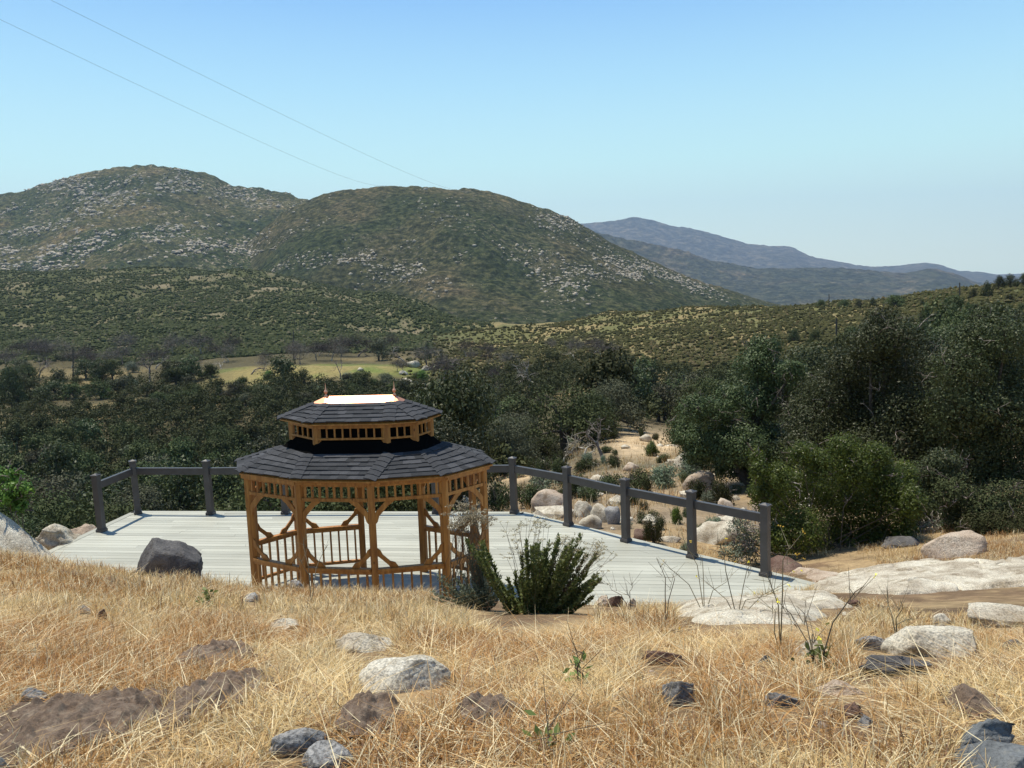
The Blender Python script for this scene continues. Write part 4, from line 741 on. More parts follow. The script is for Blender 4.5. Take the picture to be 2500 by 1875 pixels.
# ------------------------------------------------------------------ trees
def clump_leaves(blobs, n, size, up=.0, shell=.72, clump=.16, per=9, aspect=1.9):
    """blobs: (cx,cy,cz,rx,ry,rz)"""
    B = np.array(blobs, float); wt = B[:, 3] * B[:, 5] + B[:, 3] * B[:, 4]; nc_ = max(1, n // per); bi = rng.choice(len(B), nc_, p=wt / wt.sum())
    d = rng.normal(size=(nc_, 3)); d[:, 2] = d[:, 2] * .9 + .25; d /= np.linalg.norm(d, axis=1)[:, None]
    rr = np.where(rng.random(nc_) < .8, rng.uniform(shell, 1.05, nc_), rng.uniform(.2, shell, nc_)); rr *= 1 + .28 * vnoise(d * 2.4 + bi[:, None] * 3.1, 3)
    c_ = B[bi, :3] + d * rr[:, None] * B[bi, 3:]; R_ = B[bi, 3:].mean(1)
    Cn = np.repeat(c_, per, 0) + rng.normal(size=(nc_ * per, 3)) * np.repeat(R_, per)[:, None] * clump
    tone = np.repeat(rng.beta(2, 3, nc_), per) * .75 + rng.random(nc_ * per) * .25
    out = (Cn - np.repeat(B[bi, :3], per, 0)) / np.repeat(R_, per)[:, None]; out2 = (Cn - np.repeat(c_, per, 0)); out2 /= np.linalg.norm(out2, axis=1)[:, None]; V, Fc = leaves(Cn, size * rng.uniform(.7, 1.3, len(Cn)), aspect, up, nrm=out + out2 * .7 + [0, 0, .25]); return V, Fc, tone
def branches(p, d, L, r, depth, segs, spread=.6, rg=None, gnarl=.25, kids=3, taper=.68):
    rg = rg or rng; n = 4
    for k in range(n):
        d = d + rg.normal(size=3) * gnarl; d /= np.linalg.norm(d); q = p + d * L / n; r2 = r * (taper ** (1 / n)); segs.append((p, q, r, r2)); p, r = q, r2
        if depth > 0 and k >= 1 and rg.random() < .55:
            dd = d + rg.normal(size=3) * spread; dd[2] += .1; branches(p, dd / np.linalg.norm(dd), L * rg.uniform(.45, .75), r * .6, depth - 1, segs, spread, rg, gnarl, kids, taper)
    if depth > 0:
        for _ in range(kids - 1):
            dd = d + rg.normal(size=3) * spread; branches(p, dd / np.linalg.norm(dd), L * rg.uniform(.55, .8), r * .7, depth - 1, segs, spread, rg, gnarl, kids, taper)
def seg_mesh(name, segs, m, n=5):
    a = np.array([s[0] for s in segs]); b_ = np.array([s[1] for s in segs]); V, Fc = tubes(a, b_, np.array([s[2] for s in segs]), np.array([s[3] for s in segs]), n)
    return mesh(name, V, Fc, m, True, None, np.repeat(rng.random(len(segs)), n))
def limb(pts, r0, r1):
    pts = [np.array(q, float) for q in pts]; n = len(pts) - 1; return [(pts[i], pts[i + 1], r0 + (r1 - r0) * i / n, r0 + (r1 - r0) * (i + 1) / n) for i in range(n)]
def oak_meshes(seed, n, size, m, w=3.5, h=5.5, low=.25, nb=13):
    r = np.random.default_rng(seed); blobs = []; segs = limb([(0, 0, -.8), (.1, 0, h * .12), (r.uniform(-.3, .3), 0, h * .3)], .28, .2)
    for k in range(nb):
        a = r.uniform(0, 2 * np.pi); q = r.random() ** .6; zz = low * h + (1 - low) * h * (1 - q ** 1.8) * r.uniform(.55, .85); rad = r.uniform(.28, .42) * w
        c_ = np.array([np.cos(a) * q * w * .66, np.sin(a) * q * w * .66, zz]); blobs.append((*c_, rad, rad, rad * r.uniform(.6, .85)))
        segs += limb([(r.uniform(-.1, .1), 0, h * .28), c_ * [.5, .5, .7] + [0, 0, h * .1], c_], .13, .03)
    blobs.append((0, 0, h * .5, w * .55, w * .55, h * .32))
    V, Fc, t_ = clump_leaves(blobs, n, size); return mesh('crown', V, Fc, M[m], False, None, t_), seg_mesh('trunk', segs, M['bark'])
def tree(name, crown, trunk, loc, rz=0, sc=1, label=None, cat='tree', group=None):
    t = empty(name, loc); t.rotation_euler[2] = rz; t.scale = (sc, sc, sc) if np.isscalar(sc) else sc; tag(t, label, cat, group)
    if crown: link('crown', crown, t)
    if trunk: link('trunk', trunk, t)
    return t
OAKN = [oak_meshes(100 + i, 9000, .17, ['oak_far', 'oak_far', 'oak_grey', 'oak'][i], low=.12) for i in range(4)]
OAKF = [oak_meshes(200 + i, 3600, .30, ['oak_far', 'oak', 'oak_far', 'oak_grey', 'oak_far', 'oak'][i], low=.1) for i in range(6)]
def dead_meshes(seed, h=5., depth=3, r=.16):
    rg = np.random.default_rng(seed); s = []; branches(np.array([0, 0, -.4]), np.array([rg.normal() * .1, 0, 1.]), h * .4, r, depth, s, .75, rg, .2, 3); return seg_mesh('branches', s, M['twig'], 4)
DEAD = [dead_meshes(300 + i) for i in range(4)]
# visible selection
cov = np.zeros((200, 260), bool); inds = []; far = []; cand = []
r_ = np.random.default_rng(11)
for _ in range(13000):
    Y = math.exp(r_.uniform(math.log(25), math.log(250))); s = r_.uniform(-.72, .74); cand.append((s * Y, Y, r_.choice([r_.uniform(1.8, 2.8), r_.uniform(2.8, 4.6)])))
cand.sort(key=lambda q: q[1]); kept = []
KX, KY, KR = [], [], []
for X, Y, R_ in cand:
    z = float(g(X, Y)); P0 = proj((X, Y, z)); px_, py_ = P0; s = X / Y
    if px_ < 1120 and Y < 27: continue
    if 1120 <= px_ < 1260 and (Y < 42 or py_ > 1165): continue
    if 1260 <= px_ < 1720 and (Y < 62 or (((px_ - 1600) / 110) ** 2 + ((py_ - 1090) / 60) ** 2 < 1) or (px_ > 1500 and Y < 92)): continue
    if 1720 <= px_ < 2000 and Y < 34: continue
    if px_ >= 2000 and (Y < 40 or (Y > 110 and r_.random() < .55)): continue
    if py_ - R_ * 1.45 / Y * F < np.interp(px_, [0, 1100, 1250, 1500, 1650, 1760, 2000, 2100, 2500], [800, 850, 835, 860, 880, 885, 870, 790, 770]): continue
    if Y > 175 and px_ < 1120 and py_ < 960 and r_.random() < (.93 if 380 < px_ < 1120 else .6): continue
    if Y > 205 and px_ < 1500 and r_.random() < .8: continue
    if Y < 55: R_ *= .75
    if KX and np.any((np.array(KX[-400:]) - X) ** 2 + (np.array(KY[-400:]) - Y) ** 2 < (np.array(KR[-400:]) + R_) ** 2 * .30): continue
    h = R_ * 1.5; hp_, wp = h / Y * F, R_ / Y * F; gx0, gx1 = int((px_ - wp) / 10) , int((px_ + wp) / 10) + 1; gy0, gy1 = int((py_ - hp_ * .95) / 10), int((py_) / 10) + 1
    if gx1 < 0 or gx0 >= 250 or gy0 > 186: continue
    sl = cov[max(gy0, 0):max(gy1, 0), max(gx0, 0):max(gx1, 0)]
    if sl.size == 0 or sl.mean() > .9: continue
    KX.append(X); KY.append(Y); KR.append(R_)
    a_ = int(wp * .75 / 10); m_ = int((px_) / 10); cov[max(int((py_ - hp_ * .85) / 10), 0):max(int((py_ - hp_ * .05) / 10), 0) + 1, max(m_ - a_, 0):max(m_ + a_ + 1, 0)] = True
    kept.append((X, Y, z, R_, px_, py_))
kept.sort(key=lambda q: -q[3] / q[1]); ind, far = kept[:235], kept[235:]
protoN = {}
for k, (X, Y, z, R_, px_, py_) in enumerate(sorted(ind, key=lambda q: q[1])):
    near_ = Y < 75; q = rng.integers(4) if near_ else rng.integers(6); key = (near_, q); lib = OAKN if near_ else OAKF
    zone = ('in the wood left of the gazebo' if px_ < 560 else 'in the wood behind the gazebo' if px_ < 1200 else 'in the wood above the right fence run' if px_ < 1750 else 'behind the big oaks on the right')
    dist = 'below the deck' if Y < 50 else 'part way down' if Y < 100 else 'on the valley floor'
    kind = {True: ['dark green', 'dark green', 'greyish', 'deep green'], False: ['dark green', 'deep green', 'dark green', 'greyish', 'dark green', 'deep green']}[near_][q]
    lab = f'{kind} oak {zone}, {dist}'
    loc = (X, Y, z); rz = rng.uniform(0, 6.28); sc = (R_ / 3.5 * 1.08, R_ / 3.5 * 1.08, R_ / 3.5 * rng.uniform(.85, 1.4))
    if key not in protoN: protoN[key] = tree('oak_tree', lib[q][0], lib[q][1], loc, rz, sc, lab, 'tree', f'oaks {zone}')
    else:
        t = copy_tree(protoN[key], loc, rz, sc); t['label'] = lab; t['group'] = f'oaks {zone}'
vs, fs, ts, off2 = [], [], [], 0
for X, Y, z, R_, px_, py_ in far:
    bl = [(X + rng.normal() * R_ * .4, Y + rng.normal() * R_ * .4, z + R_ * rng.uniform(.5, 1.1), R_ * .55, R_ * .55, R_ * .45) for _ in range(5)]; V, Fc, t_ = clump_leaves(bl, 620, .5); vs.append(V); fs.append(Fc + off2); ts.append(t_ * .8 + rng.random() * .2); off2 += len(V)
o = link('wood', mesh('wood', np.concatenate(vs), np.concatenate(fs), M['oak_far'], False, None, np.concatenate(ts))); tag(o, 'far part of the dark oak wood on the valley floor', 'wood', None, 'stuff')
print('trees', len(kept), len(far))
# named small trees on the meadow and the right hill
dtree = {}
def put(px_, py_, w_, h_, q, label, group, Ymin=90):
    p = hit(px_, py_, Ymin); sx = w_ / F * p[1] / 7.0; sz_ = h_ / F * p[1] / 5.4
    if q not in dtree: dtree[q] = t = tree('oak_tree', OAKF[q][0], OAKF[q][1], p, rng.uniform(0, 6), (sx, sx, sz_), label, 'tree', group)
    else: t = copy_tree(dtree[q], p, rng.uniform(0, 6), (sx, sx, sz_)); t['label'] = label; t['group'] = group
    return t
for a in [(240, 935, 62, 62, 1, 'small round dark tree on the bare knoll at the left of the meadow'), (466, 932, 88, 68, 1, 'dark round tree at the left end of the green meadow'), (690, 948, 115, 95, 5, 'large dark oak standing in the middle of the green meadow'),
          (745, 950, 60, 55, 1, 'smaller bush-like oak right of the large meadow oak'), (850, 945, 50, 40, 3, 'grey green oak above the copper ridge'), (1045, 880, 22, 50, 1, 'narrow upright dark conifer above the meadow outcrop'), (1078, 888, 18, 40, 1, 'shorter narrow conifer right of the upright one'), (925, 880, 70, 60, 3, 'grey bushy tree at the back of the meadow'), (30, 1000, 90, 120, 1, 'dark tree at the left edge beyond the knoll')]:
    put(*a, 'trees on the far meadow', 150)
for a in [(2003, 750, 33, 20, 0, 'first small tree from the left on the far ridge line'), (2060, 751, 38, 22, 0, 'second small tree on the far ridge line'), (2096, 752, 24, 22, 1, 'third small tree on the far ridge line'), (2131, 751, 20, 27, 1, 'upright small tree fourth on the far ridge line'), (2186, 752, 73, 35, 0, 'wide dark tree on the far ridge line'), (2251, 750, 17, 20, 1, 'tiny tree right of the wide ridge tree'),
          (2328, 784, 84, 66, 2, 'broad spreading oak with visible trunk on the right hill'), (2367, 776, 38, 38, 0, 'small oak touching the broad spreading hill oak'), (2375, 733, 25, 32, 1, 'lowest tree of the row climbing the right hill'), (2408, 729, 38, 44, 1, 'second tree of the row climbing the right hill'), (2438, 708, 34, 38, 0, 'third tree of the row climbing the right hill'), (2467, 704, 46, 36, 1, 'fourth tree of the row climbing the right hill'), (2498, 700, 36, 36, 0, 'topmost tree at the right edge of the hill'),
          (2076, 858, 80, 66, 0, 'oak with bare trunks over an orange clearing on the middle slope'), (1938, 836, 38, 36, 1, 'small oak left of the orange clearing'), (2130, 860, 40, 44, 0, 'oak just right of the orange clearing'), (1990, 835, 40, 36, 4, 'oak between the small oak and the orange clearing'), (2420, 790, 50, 40, 3, 'grey oak low on the right hill'), (2480, 800, 60, 50, 0, 'dark oak low at the right edge of the hill')]:
    put(*a, 'trees on the right hill', 110)
def dead(px_, py_, h_, q, label, Ymin=30, group='dead trees in the valley', wide=1.0):
    p = hit(px_, py_, Ymin); sc = h_ / F * p[1] / 4.6; t = empty('dead_tree', p); t.rotation_euler[2] = rng.uniform(0, 6); t.scale = (sc * wide, sc * wide, sc); tag(t, label, 'dead tree', group); link('branches', DEAD[q], t)
for a in [(365, 935, 95, 0, 'tall burnt tree left of the meadow', 150), (610, 915, 60, 1, 'bare leafless tree at the left of the large meadow oak', 150), (830, 925, 55, 2, 'bare stump-like tree above the copper ridge left end', 150), (990, 890, 70, 3, 'black bare tree at the back of the meadow', 150), (1475, 1130, 150, 0, 'grey gnarled dead tree beyond the right fence run', 40), (1420, 1125, 110, 1, 'smaller grey dead tree left of the gnarled one', 45), (1380, 1150, 110, 2, 'thin dead tree near the corner fence post', 40),
          (1320, 960, 120, 3, 'large pale grey dead crown in the middle of the wood', 100), (1290, 935, 80, 0, 'grey dead crown behind the large pale one', 120), (540, 900, 50, 1, 'bare grey tree on the far edge of the meadow', 150), (100, 930, 70, 2, 'bare purple grey tree at the left knoll', 140), (1100, 900, 70, 1, 'grey bare tree right of the meadow outcrop', 120)]: dead(*a)
M['deadtwig'] = foliage('dead_twig', (.065, .058, .05), (.11, .098, .085), (.2, .18, .155), .9, 0, .05)
_bl = [(math.cos(a) * 1.5, math.sin(a) * 1.5, 3.0 + .6 * math.sin(a * 3), 1.5, 1.5, 1.3) for a in np.arange(0, 6.2, 1.05)] + [(0, 0, 4.2, 1.6, 1.6, 1.2)]; _V, _F, _t = clump_leaves(_bl, 1300, .6, 0, .3, .3, 3, 12.0); DCR = mesh('crown', _V, _F, M['deadtwig'], False, None, _t)
for k in range(62):
    px_ = rng.uniform(-20, 1500) if k > 12 else rng.uniform(850, 1450); py_ = rng.uniform(862, 905) if px_ < 900 else rng.uniform(850, 1000); h_ = rng.uniform(30, 62); p = hit(px_, py_, 215 if px_ < 900 else 120); sc = h_ / F * p[1] / 5.2; lb = 'grey burnt tree in the far band below the ridge' if px_ < 900 else 'grey leafless tree among the dark oaks right of the meadow'
    t = empty('dead_tree', p); t.rotation_euler[2] = rng.uniform(0, 6); t.scale = (sc * rng.uniform(.8, 1.5), sc, sc); tag(t, lb, 'dead tree', lb.replace('tree', 'trees')); link('branches', DEAD[int(rng.integers(4))], t); link('crown', DCR, t)
for k in range(28):
    px_, py_ = rng.uniform(2120, 2500), rng.uniform(735, 835); w_ = rng.uniform(24, 52); put(px_, py_ if px_ > 2250 else py_ + 40, w_, w_ * .75, int(rng.integers(6)), 'oak dotted over the right hill side', 'oaks dotted over the right hill side', 110)
for k in range(66):
    px_ = rng.uniform(-10, 520) if k < 40 else rng.uniform(560, 1020); py_ = rng.uniform(915, 1010) if k < 40 else rng.uniform(945, 1010)
    if 300 < px_ < 420 and py_ < 950: continue
    w_ = rng.uniform(45, 90); put(px_, py_, w_, w_ * rng.uniform(.6, .8), int(rng.integers(6)), 'oak at the near edge of the ' + ('bare knoll' if k < 40 else 'green meadow'), 'oaks along the near edge of the ' + ('bare knoll' if k < 40 else 'green meadow'), 120)
# ------------------------------------------------------------------ big oaks at right, bushes
def custom_tree(name, blobs_px, Y0, n, size, m, label, trunk=None, seed=1, dy=1.2, cat='tree', shell=.7, per=9, clump=.14, twig=0, aspect=1.9, up=0.):
    r = np.random.default_rng(seed); bl = []
    for q in blobs_px:
        px_, py_, rx, ry = q[:4]; Y = Y0 + (q[4] if len(q) > 4 else r.uniform(-dy, dy)); c_ = at(px_, py_, Y); bl.append((*c_, rx / F * Y, (rx + ry) / 2 / F * Y * 1.1, ry / F * Y))
    b0 = trunk[0] if trunk else (np.mean([q[0] for q in blobs_px]), max(q[1] for q in blobs_px), 0)
    base = at(b0[0], b0[1], Y0 + (b0[2] if len(b0) > 2 else 0)); base[2] = float(g(base[0], base[1])); t = empty(name, base); tag(t, label, cat)
    B = np.array(bl); B[:, :3] -= base; V, Fc, tn = clump_leaves(B, n, size, up, shell, clump, per, aspect); link('crown' if cat == 'tree' else 'foliage', mesh('crown', V, Fc, M[m], False, None, tn), t)
    segs = []; top = np.zeros(3)
    if trunk:
        pts = [at(q[0], q[1], Y0 + (q[2] if len(q) > 2 else 0)) - base for q in trunk]; segs += limb([np.array([0, 0, -.3])] + pts[1:], .26, .13); top = pts[-1]
    for k in range(len(B)):
        j0 = top if trunk else np.array([r.normal() * .2, r.normal() * .2, 0]); c_ = B[k, :3]; mid = (j0 + c_) / 2 + r.normal(size=3) * .25 - [0, 0, .1]; segs += limb([j0, mid, c_], .085 if trunk else .013, .025 if trunk else .006)
        for _ in range(6):
            d = r.normal(size=3); d /= np.linalg.norm(d); e_ = c_ + d * B[k, 3:] * r.uniform(.8, 1.25); segs += limb([c_, (c_ + e_) / 2 + r.normal(size=3) * .08, e_], .018, .005)
    link('trunk' if cat == 'tree' else 'stems', seg_mesh('trunk', segs, M['bark'] if cat == 'tree' else M['stem']), t)
    if twig:
        ts_ = []
        for _ in range(twig):
            k = r.integers(len(B)); d = r.normal(size=3); d[1] -= .5; d[2] += .2; d /= np.linalg.norm(d); p = B[k, :3] + d * B[k, 3:] * .85; branches(p, d, B[k, 3] * r.uniform(.35, .8), .014, 1, ts_, .7, r, .3, 2)
        link('bare_twigs', seg_mesh('bare_twigs', ts_, M['twig'], 3), t)['kind'] = 'stuff'
    return t
custom_tree('oak_tree', [(1865, 852, 42, 32), (1850, 890, 55, 36), (1892, 930, 62, 46), (1935, 908, 36, 28), (1862, 985, 66, 46), (1795, 972, 45, 34), (1742, 1008, 55, 36), (1692, 1002, 42, 34), (1680, 1058, 44, 38), (1740, 1080, 76, 46), (1812, 1090, 76, 52), (1872, 1080, 66, 46), (1792, 1138, 60, 34), (1900, 1130, 50, 46), (1700, 1110, 40, 30), (1850, 1140, 50, 40)], 28, 70000, .09, 'oak', 'ragged dark oak with a bent leaning trunk left of the green bush', [(1846, 1225, 0), (1835, 1180, 0), (1805, 1150, 0), (1790, 1100, 0), (1840, 1040, .3)], 21, twig=60)
custom_tree('oak_tree', [(2150, 785, 40, 36), (2125, 840, 58, 46), (2195, 830, 60, 54), (2070, 895, 62, 46), (2150, 900, 80, 60), (2230, 910, 70, 60), (2040, 970, 80, 60), (2130, 990, 105, 75), (2220, 1010, 90, 75), (1985, 1040, 66, 50), (2070, 1080, 100, 70), (2180, 1100, 110, 80), (2270, 1130, 80, 80), (2120, 1190, 110, 80), (1960, 1100, 60, 50), (2230, 1220, 90, 70), (2120, 1270, 110, 60), (2020, 1180, 80, 60), (2240, 1290, 90, 60), (1960, 1010, 50, 40)], 25, 125000, .08, 'oak', 'tallest dark oak rising behind the green bush', [(2150, 1300, 0), (2150, 1200, 0), (2140, 1080, 0)], 22, twig=70)
custom_tree('oak_tree', [(2420, 775, 42, 36), (2385, 830, 60, 50), (2455, 830, 66, 56), (2340, 900, 66, 56), (2420, 910, 90, 70), (2500, 900, 80, 70), (2350, 990, 86, 70), (2450, 1010, 105, 85), (2540, 1010, 90, 90), (2370, 1090, 86, 76), (2470, 1120, 110, 90), (2400, 1190, 90, 76), (2510, 1220, 100, 80), (2330, 1150, 56, 60), (2290, 1210, 70, 70), (2420, 1260, 110, 60), (2290, 1060, 60, 60), (2330, 1290, 70, 50)], 23, 120000, .075, 'oak', 'big dark oak filling the right edge of the picture', [(2430, 1320, 0), (2430, 1220, 0), (2430, 1080, 0)], 23, twig=50)
custom_tree('bush', [(1955, 1110, 36, 34), (2000, 1140, 40, 50), (2060, 1095, 40, 36), (2085, 1150, 46, 56), (2140, 1118, 38, 38), (2160, 1180, 46, 56), (2205, 1165, 36, 44), (1905, 1170, 34, 40), (1945, 1200, 46, 56), (2030, 1220, 56, 66), (2110, 1240, 56, 66), (2190, 1240, 46, 60), (1895, 1250, 40, 50), (1960, 1290, 56, 56), (2050, 1310, 60, 50), (2140, 1310, 56, 50), (1900, 1320, 44, 44), (2200, 1310, 40, 44), (1848, 1115, 18, 26), (1852, 1150, 22, 34), (1855, 1215, 26, 36), (1990, 1350, 60, 30), (2090, 1350, 60, 30), (1880, 1200, 40, 40), (2225, 1230, 30, 50)], 15.6, 95000, .052, 'sumac', 'large bright green leafy bush beside the last fence post', None, 24, dy=.7, cat='bush', shell=.6, per=8, twig=40, aspect=2.2, clump=.16)
custom_tree('bush', [(2330, 1205, 50, 40), (2400, 1235, 60, 40), (2470, 1225, 60, 50), (2430, 1290, 70, 46), (2500, 1300, 60, 50), (2350, 1270, 50, 40), (2470, 1345, 60, 30)], 16, 30000, .05, 'chap', 'spreading dark green bush behind the cracked boulder at right', None, 25, dy=.6, cat='bush', twig=16)
custom_tree('bush', [(2240, 1250, 44, 50), (2295, 1235, 44, 50), (2262, 1170, 50, 46), (2300, 1150, 50, 50), (2330, 1290, 40, 40), (2270, 1300, 40, 36)], 17.5, 26000, .06, 'oak', 'added dark bush filling the shadow between the bright bush and the cracked boulder', None, 29, dy=.5, cat='bush', twig=20)  # bush added to darken a gap that lies in shadow
custom_tree('bush', [(2445, 1325, 50, 34), (2505, 1330, 60, 40), (2470, 1290, 60, 44), (2390, 1290, 50, 40), (2530, 1280, 50, 40)], 14.9, 22000, .045, 'chap', 'low green bush touching the right side of the cracked boulder', None, 30, dy=.3, cat='bush', twig=12)
custom_tree('bush', [(1840, 1330, 50, 40), (1810, 1290, 30, 34), (1795, 1350, 40, 26)], 15.2, 3500, .045, 'sage', 'thin grey twiggy bush left of the last fence post', None, 26, dy=.4, cat='bush', twig=70)
custom_tree('bush', [(20, 1165, 28, 24), (50, 1195, 28, 24), (10, 1215, 34, 28), (45, 1235, 24, 20), (-20, 1180, 30, 40)], 12.6, 3800, .06, 'sumac', 'light green leafy bush above the big left boulder', None, 27, dy=.3, cat='bush', twig=24)
custom_tree('bush', [(2290, 1290, 40, 24), (2260, 1300, 34, 22)], 15.6, 900, .05, 'sage', 'grey bare brush left of the cracked boulder', None, 28, dy=.4, cat='bush', twig=90)
bushm = []
for i, (m_, n_, sz_) in enumerate([('chap', 3200, .09), ('sage', 2600, .09), ('chap', 3600, .08), ('sumac', 2600, .1)]):
    r = np.random.default_rng(500 + i); bl = [(r.uniform(-.55, .55), r.uniform(-.5, .5), r.uniform(.2, .6), .42, .42, .4) for _ in range(7)]; V, Fc, tn = clump_leaves(bl, n_, sz_, 0, .5); s_ = []
    for _ in range(10): d = np.array([r.normal() * .5, r.normal() * .5, 1.]); branches(np.zeros(3), d / np.linalg.norm(d), .7, .02, 1, s_, .5, r, .2, 2)
    bushm.append((mesh('foliage', V, Fc, M[m_], False, None, tn), seg_mesh('stems', s_, M['twig'], 3)))
def bush(px_, py_, w_, h_, q, label, group, Ymin=16.6):
    p = hit(px_, py_, Ymin); sx = w_ / F * p[1] / 2.0; t = empty('bush', p - [0, 0, .05]); t.rotation_euler[2] = rng.uniform(0, 6); t.scale = (sx, sx, h_ / F * p[1] / .95); tag(t, label, 'bush', group); link('foliage', bushm[q][0], t); link('stems', bushm[q][1], t)
SL = 'bushes on the slope beyond the fence'
for a in [(1215, 1248, 90, 80, 2, 'dense bush right of the gazebo roof corner behind the rail'), (1290, 1240, 100, 66, 0, 'wide bush behind the corner fence post'), (1330, 1200, 110, 50, 1, 'grey bush above the first rail of the right run'), (1405, 1212, 90, 66, 2, 'bush above the rounded tan boulder'), (1440, 1225, 80, 45, 0, 'bush behind the white rubble heap'), (1490, 1200, 100, 50, 0, 'green bush behind the third fence post top'), (1555, 1195, 110, 58, 2, 'broad bush on the slope under the dirt clearing'), (1625, 1190, 100, 60, 1, 'grey bush left of the bent oak'),
          (1685, 1172, 80, 60, 1, 'grey bush under the bent oak branches'), (1702, 1218, 70, 55, 0, 'dark bush at the foot of the bent oak'), (1570, 1245, 30, 28, 2, 'tiny round green bush on bare slope'), (1652, 1278, 46, 50, 3, 'small bush directly left of the fourth fence post'), (1597, 1326, 64, 78, 2, 'bright green bush between the third and fourth fence posts'), (1672, 1352, 50, 36, 1, 'low grey bush beside the fourth fence post foot'), (1592, 1112, 60, 32, 3, 'yellow green bush at the edge of the dirt clearing'), (1500, 1140, 60, 34, 2, 'bush on the slope left of the dirt clearing'),
          (1440, 1150, 64, 36, 0, 'bush on the upper slope by the dead trees'), (1365, 1155, 74, 40, 0, 'bush at the foot of the thin dead tree'), (1765, 1232, 90, 72, 2, 'dark bush right of the bent oak foot'), (1130, 1230, 60, 50, 2, 'bush seen through the right bay of the gazebo'), (1010, 1245, 120, 70, 0, 'bush seen through the middle bay of the gazebo'), (1900, 1235, 80, 80, 0, 'bush behind the green bush left side'), (1740, 1290, 60, 36, 1, 'low grey bush above the big pale boulder'), (1180, 1180, 60, 40, 1, 'grey bush right of the gazebo roof tip'),
          (1530, 1290, 40, 24, 1, 'low grey tuft behind the third fence post'), (1615, 1225, 34, 26, 0, 'small round bush in the middle of the bare slope'), (1480, 1262, 36, 22, 1, 'grey tuft right of the white rubble heap')]: bush(*a, SL)
for k in range(75):
    px_, py_ = rng.uniform(1180, 1800), rng.uniform(1120, 1300)
    if py_ < 1165 and 1500 < px_ < 1650: continue
    if py_ > 1185 + (px_ - 1250) * .3: continue
    bush(px_, py_, rng.uniform(30, 80), rng.uniform(22, 42), int(rng.choice([0, 1, 2, 0])), 'low grey green scrub bush on the rocky slope beyond the fence', 'low scrub bushes on the rocky slope', 17.5)
for k in range(70):
    s_ = rng.uniform(0, 1); px_, py_ = (rng.uniform(0, 1150), rng.uniform(900, 985)) if k < 40 else (rng.uniform(1350, 1750), rng.uniform(1040, 1170)); bush(px_, py_, rng.uniform(18, 55), rng.uniform(14, 30), int(rng.integers(4)), 'low bush scattered on the open ground ' + ('around the meadow' if k < 40 else 'near the dirt clearing'), 'scattered low bushes ' + ('around the meadow' if k < 40 else 'near the dirt clearing'), 40 if k >= 40 else 140)
# ------------------------------------------------------------------ flowering shrub and weeds in front
def spray(name, base, stems, m_leaf, label, flower=0, seed=1, leaf=.028, parts=('foliage', 'stems', 'flower_heads'), rad=.0045, per=150, cat='shrub', fr=.011):
    r = np.random.default_rng(seed); t = empty(name, base); tag(t, label, cat); segs = []; LV = []; LD = []
    for (dx, dy, hh, dn) in stems:
        tip = np.array([dx, dy, hh]); n_ = 7; tt = np.linspace(0, 1, n_ + 1)[:, None]; p = tip * np.c_[tt ** .8, tt ** .8, tt ** 1.1] + r.normal(size=(n_ + 1, 3)) * .008; segs += limb(list(p), rad, rad * .4)
        k = int(per * dn); u = r.uniform(.05, 1, k) * n_; i = np.minimum(u.astype(int), n_ - 1); f_ = (u - i)[:, None]; q = p[i] * (1 - f_) + p[i + 1] * f_; d = r.normal(size=(k, 3)); d[:, 2] = np.abs(d[:, 2]) * .8 + .5; d /= np.linalg.norm(d, axis=1)[:, None]; LV.append(q + d * leaf * .45); LD.append(d)
    Cn, D = np.concatenate(LV), np.concatenate(LD); V, Fc = leaves(Cn, leaf * r.uniform(.7, 1.3, len(Cn)), 3.0, dirs=D); link(parts[0], mesh('foliage', V, Fc, M[m_leaf], False, None, r.random(len(Fc))), t)
    link(parts[1], seg_mesh('stems', segs, M['stem'], 4), t)
    return t
def flowers(t, stalks, seed, m='flower', name='flower_heads', fr=.012, heads=26, spread=.05, rad=.0022):
    r = np.random.default_rng(seed); segs = []; C_ = []
    for (b_, tip) in stalks:
        b_, tip = np.array(b_, float), np.array(tip, float); mid = (b_ + tip) / 2 + r.normal(size=3) * .03; segs += limb([b_, mid, tip], rad, rad * .7)
        for _ in range(r.integers(3, 7)):
            e_ = tip + np.array([r.normal() * spread, r.normal() * spread, abs(r.normal()) * spread * .8]); segs += limb([tip, e_], rad * .7, rad * .5); k = r.integers(heads // 2, heads); C_.append(e_ + r.normal(size=(k, 3)) * [fr, fr, fr * .5])
    Cn = np.concatenate(C_); V, Fc = leaves(Cn, fr * 1.1, 1.1); link(name, mesh(name, V, Fc, M[m], False, None, r.random(len(Fc))), t); link('flower_stalks', seg_mesh('flower_stalks', segs, M['stem'], 3), t)
r = np.random.default_rng(77)
p0 = hit(1290, 1535, 7); mpp = p0[1] / F
def rel(px_, py_, dY=0.): return at(px_, py_, p0[1] + dY) - p0
st = []
for (a, b_) in [(1165, 1330), (1185, 1345), (1290, 1335), (1310, 1330), (1330, 1340), (1370, 1330), (1395, 1325), (1420, 1345), (1440, 1375), (1455, 1400), (1345, 1380), (1270, 1380), (1240, 1420), (1380, 1400), (1410, 1430), (1430, 1450), (1265, 1450), (1310, 1400)]:
    for _ in range(5):
        q = rel(a + r.normal() * 15, b_ + r.normal() * 18, r.uniform(-.25, .25)); st.append((q[0], q[1], max(q[2], .15), r.uniform(.7, 1.2)))
sh = spray('flowering_shrub', p0 - [0, 0, .02], st, 'rosem', 'tall green needle-leaved shrub with cream flower heads right of the gazebo', seed=5, leaf=.042, per=380)
stk = []
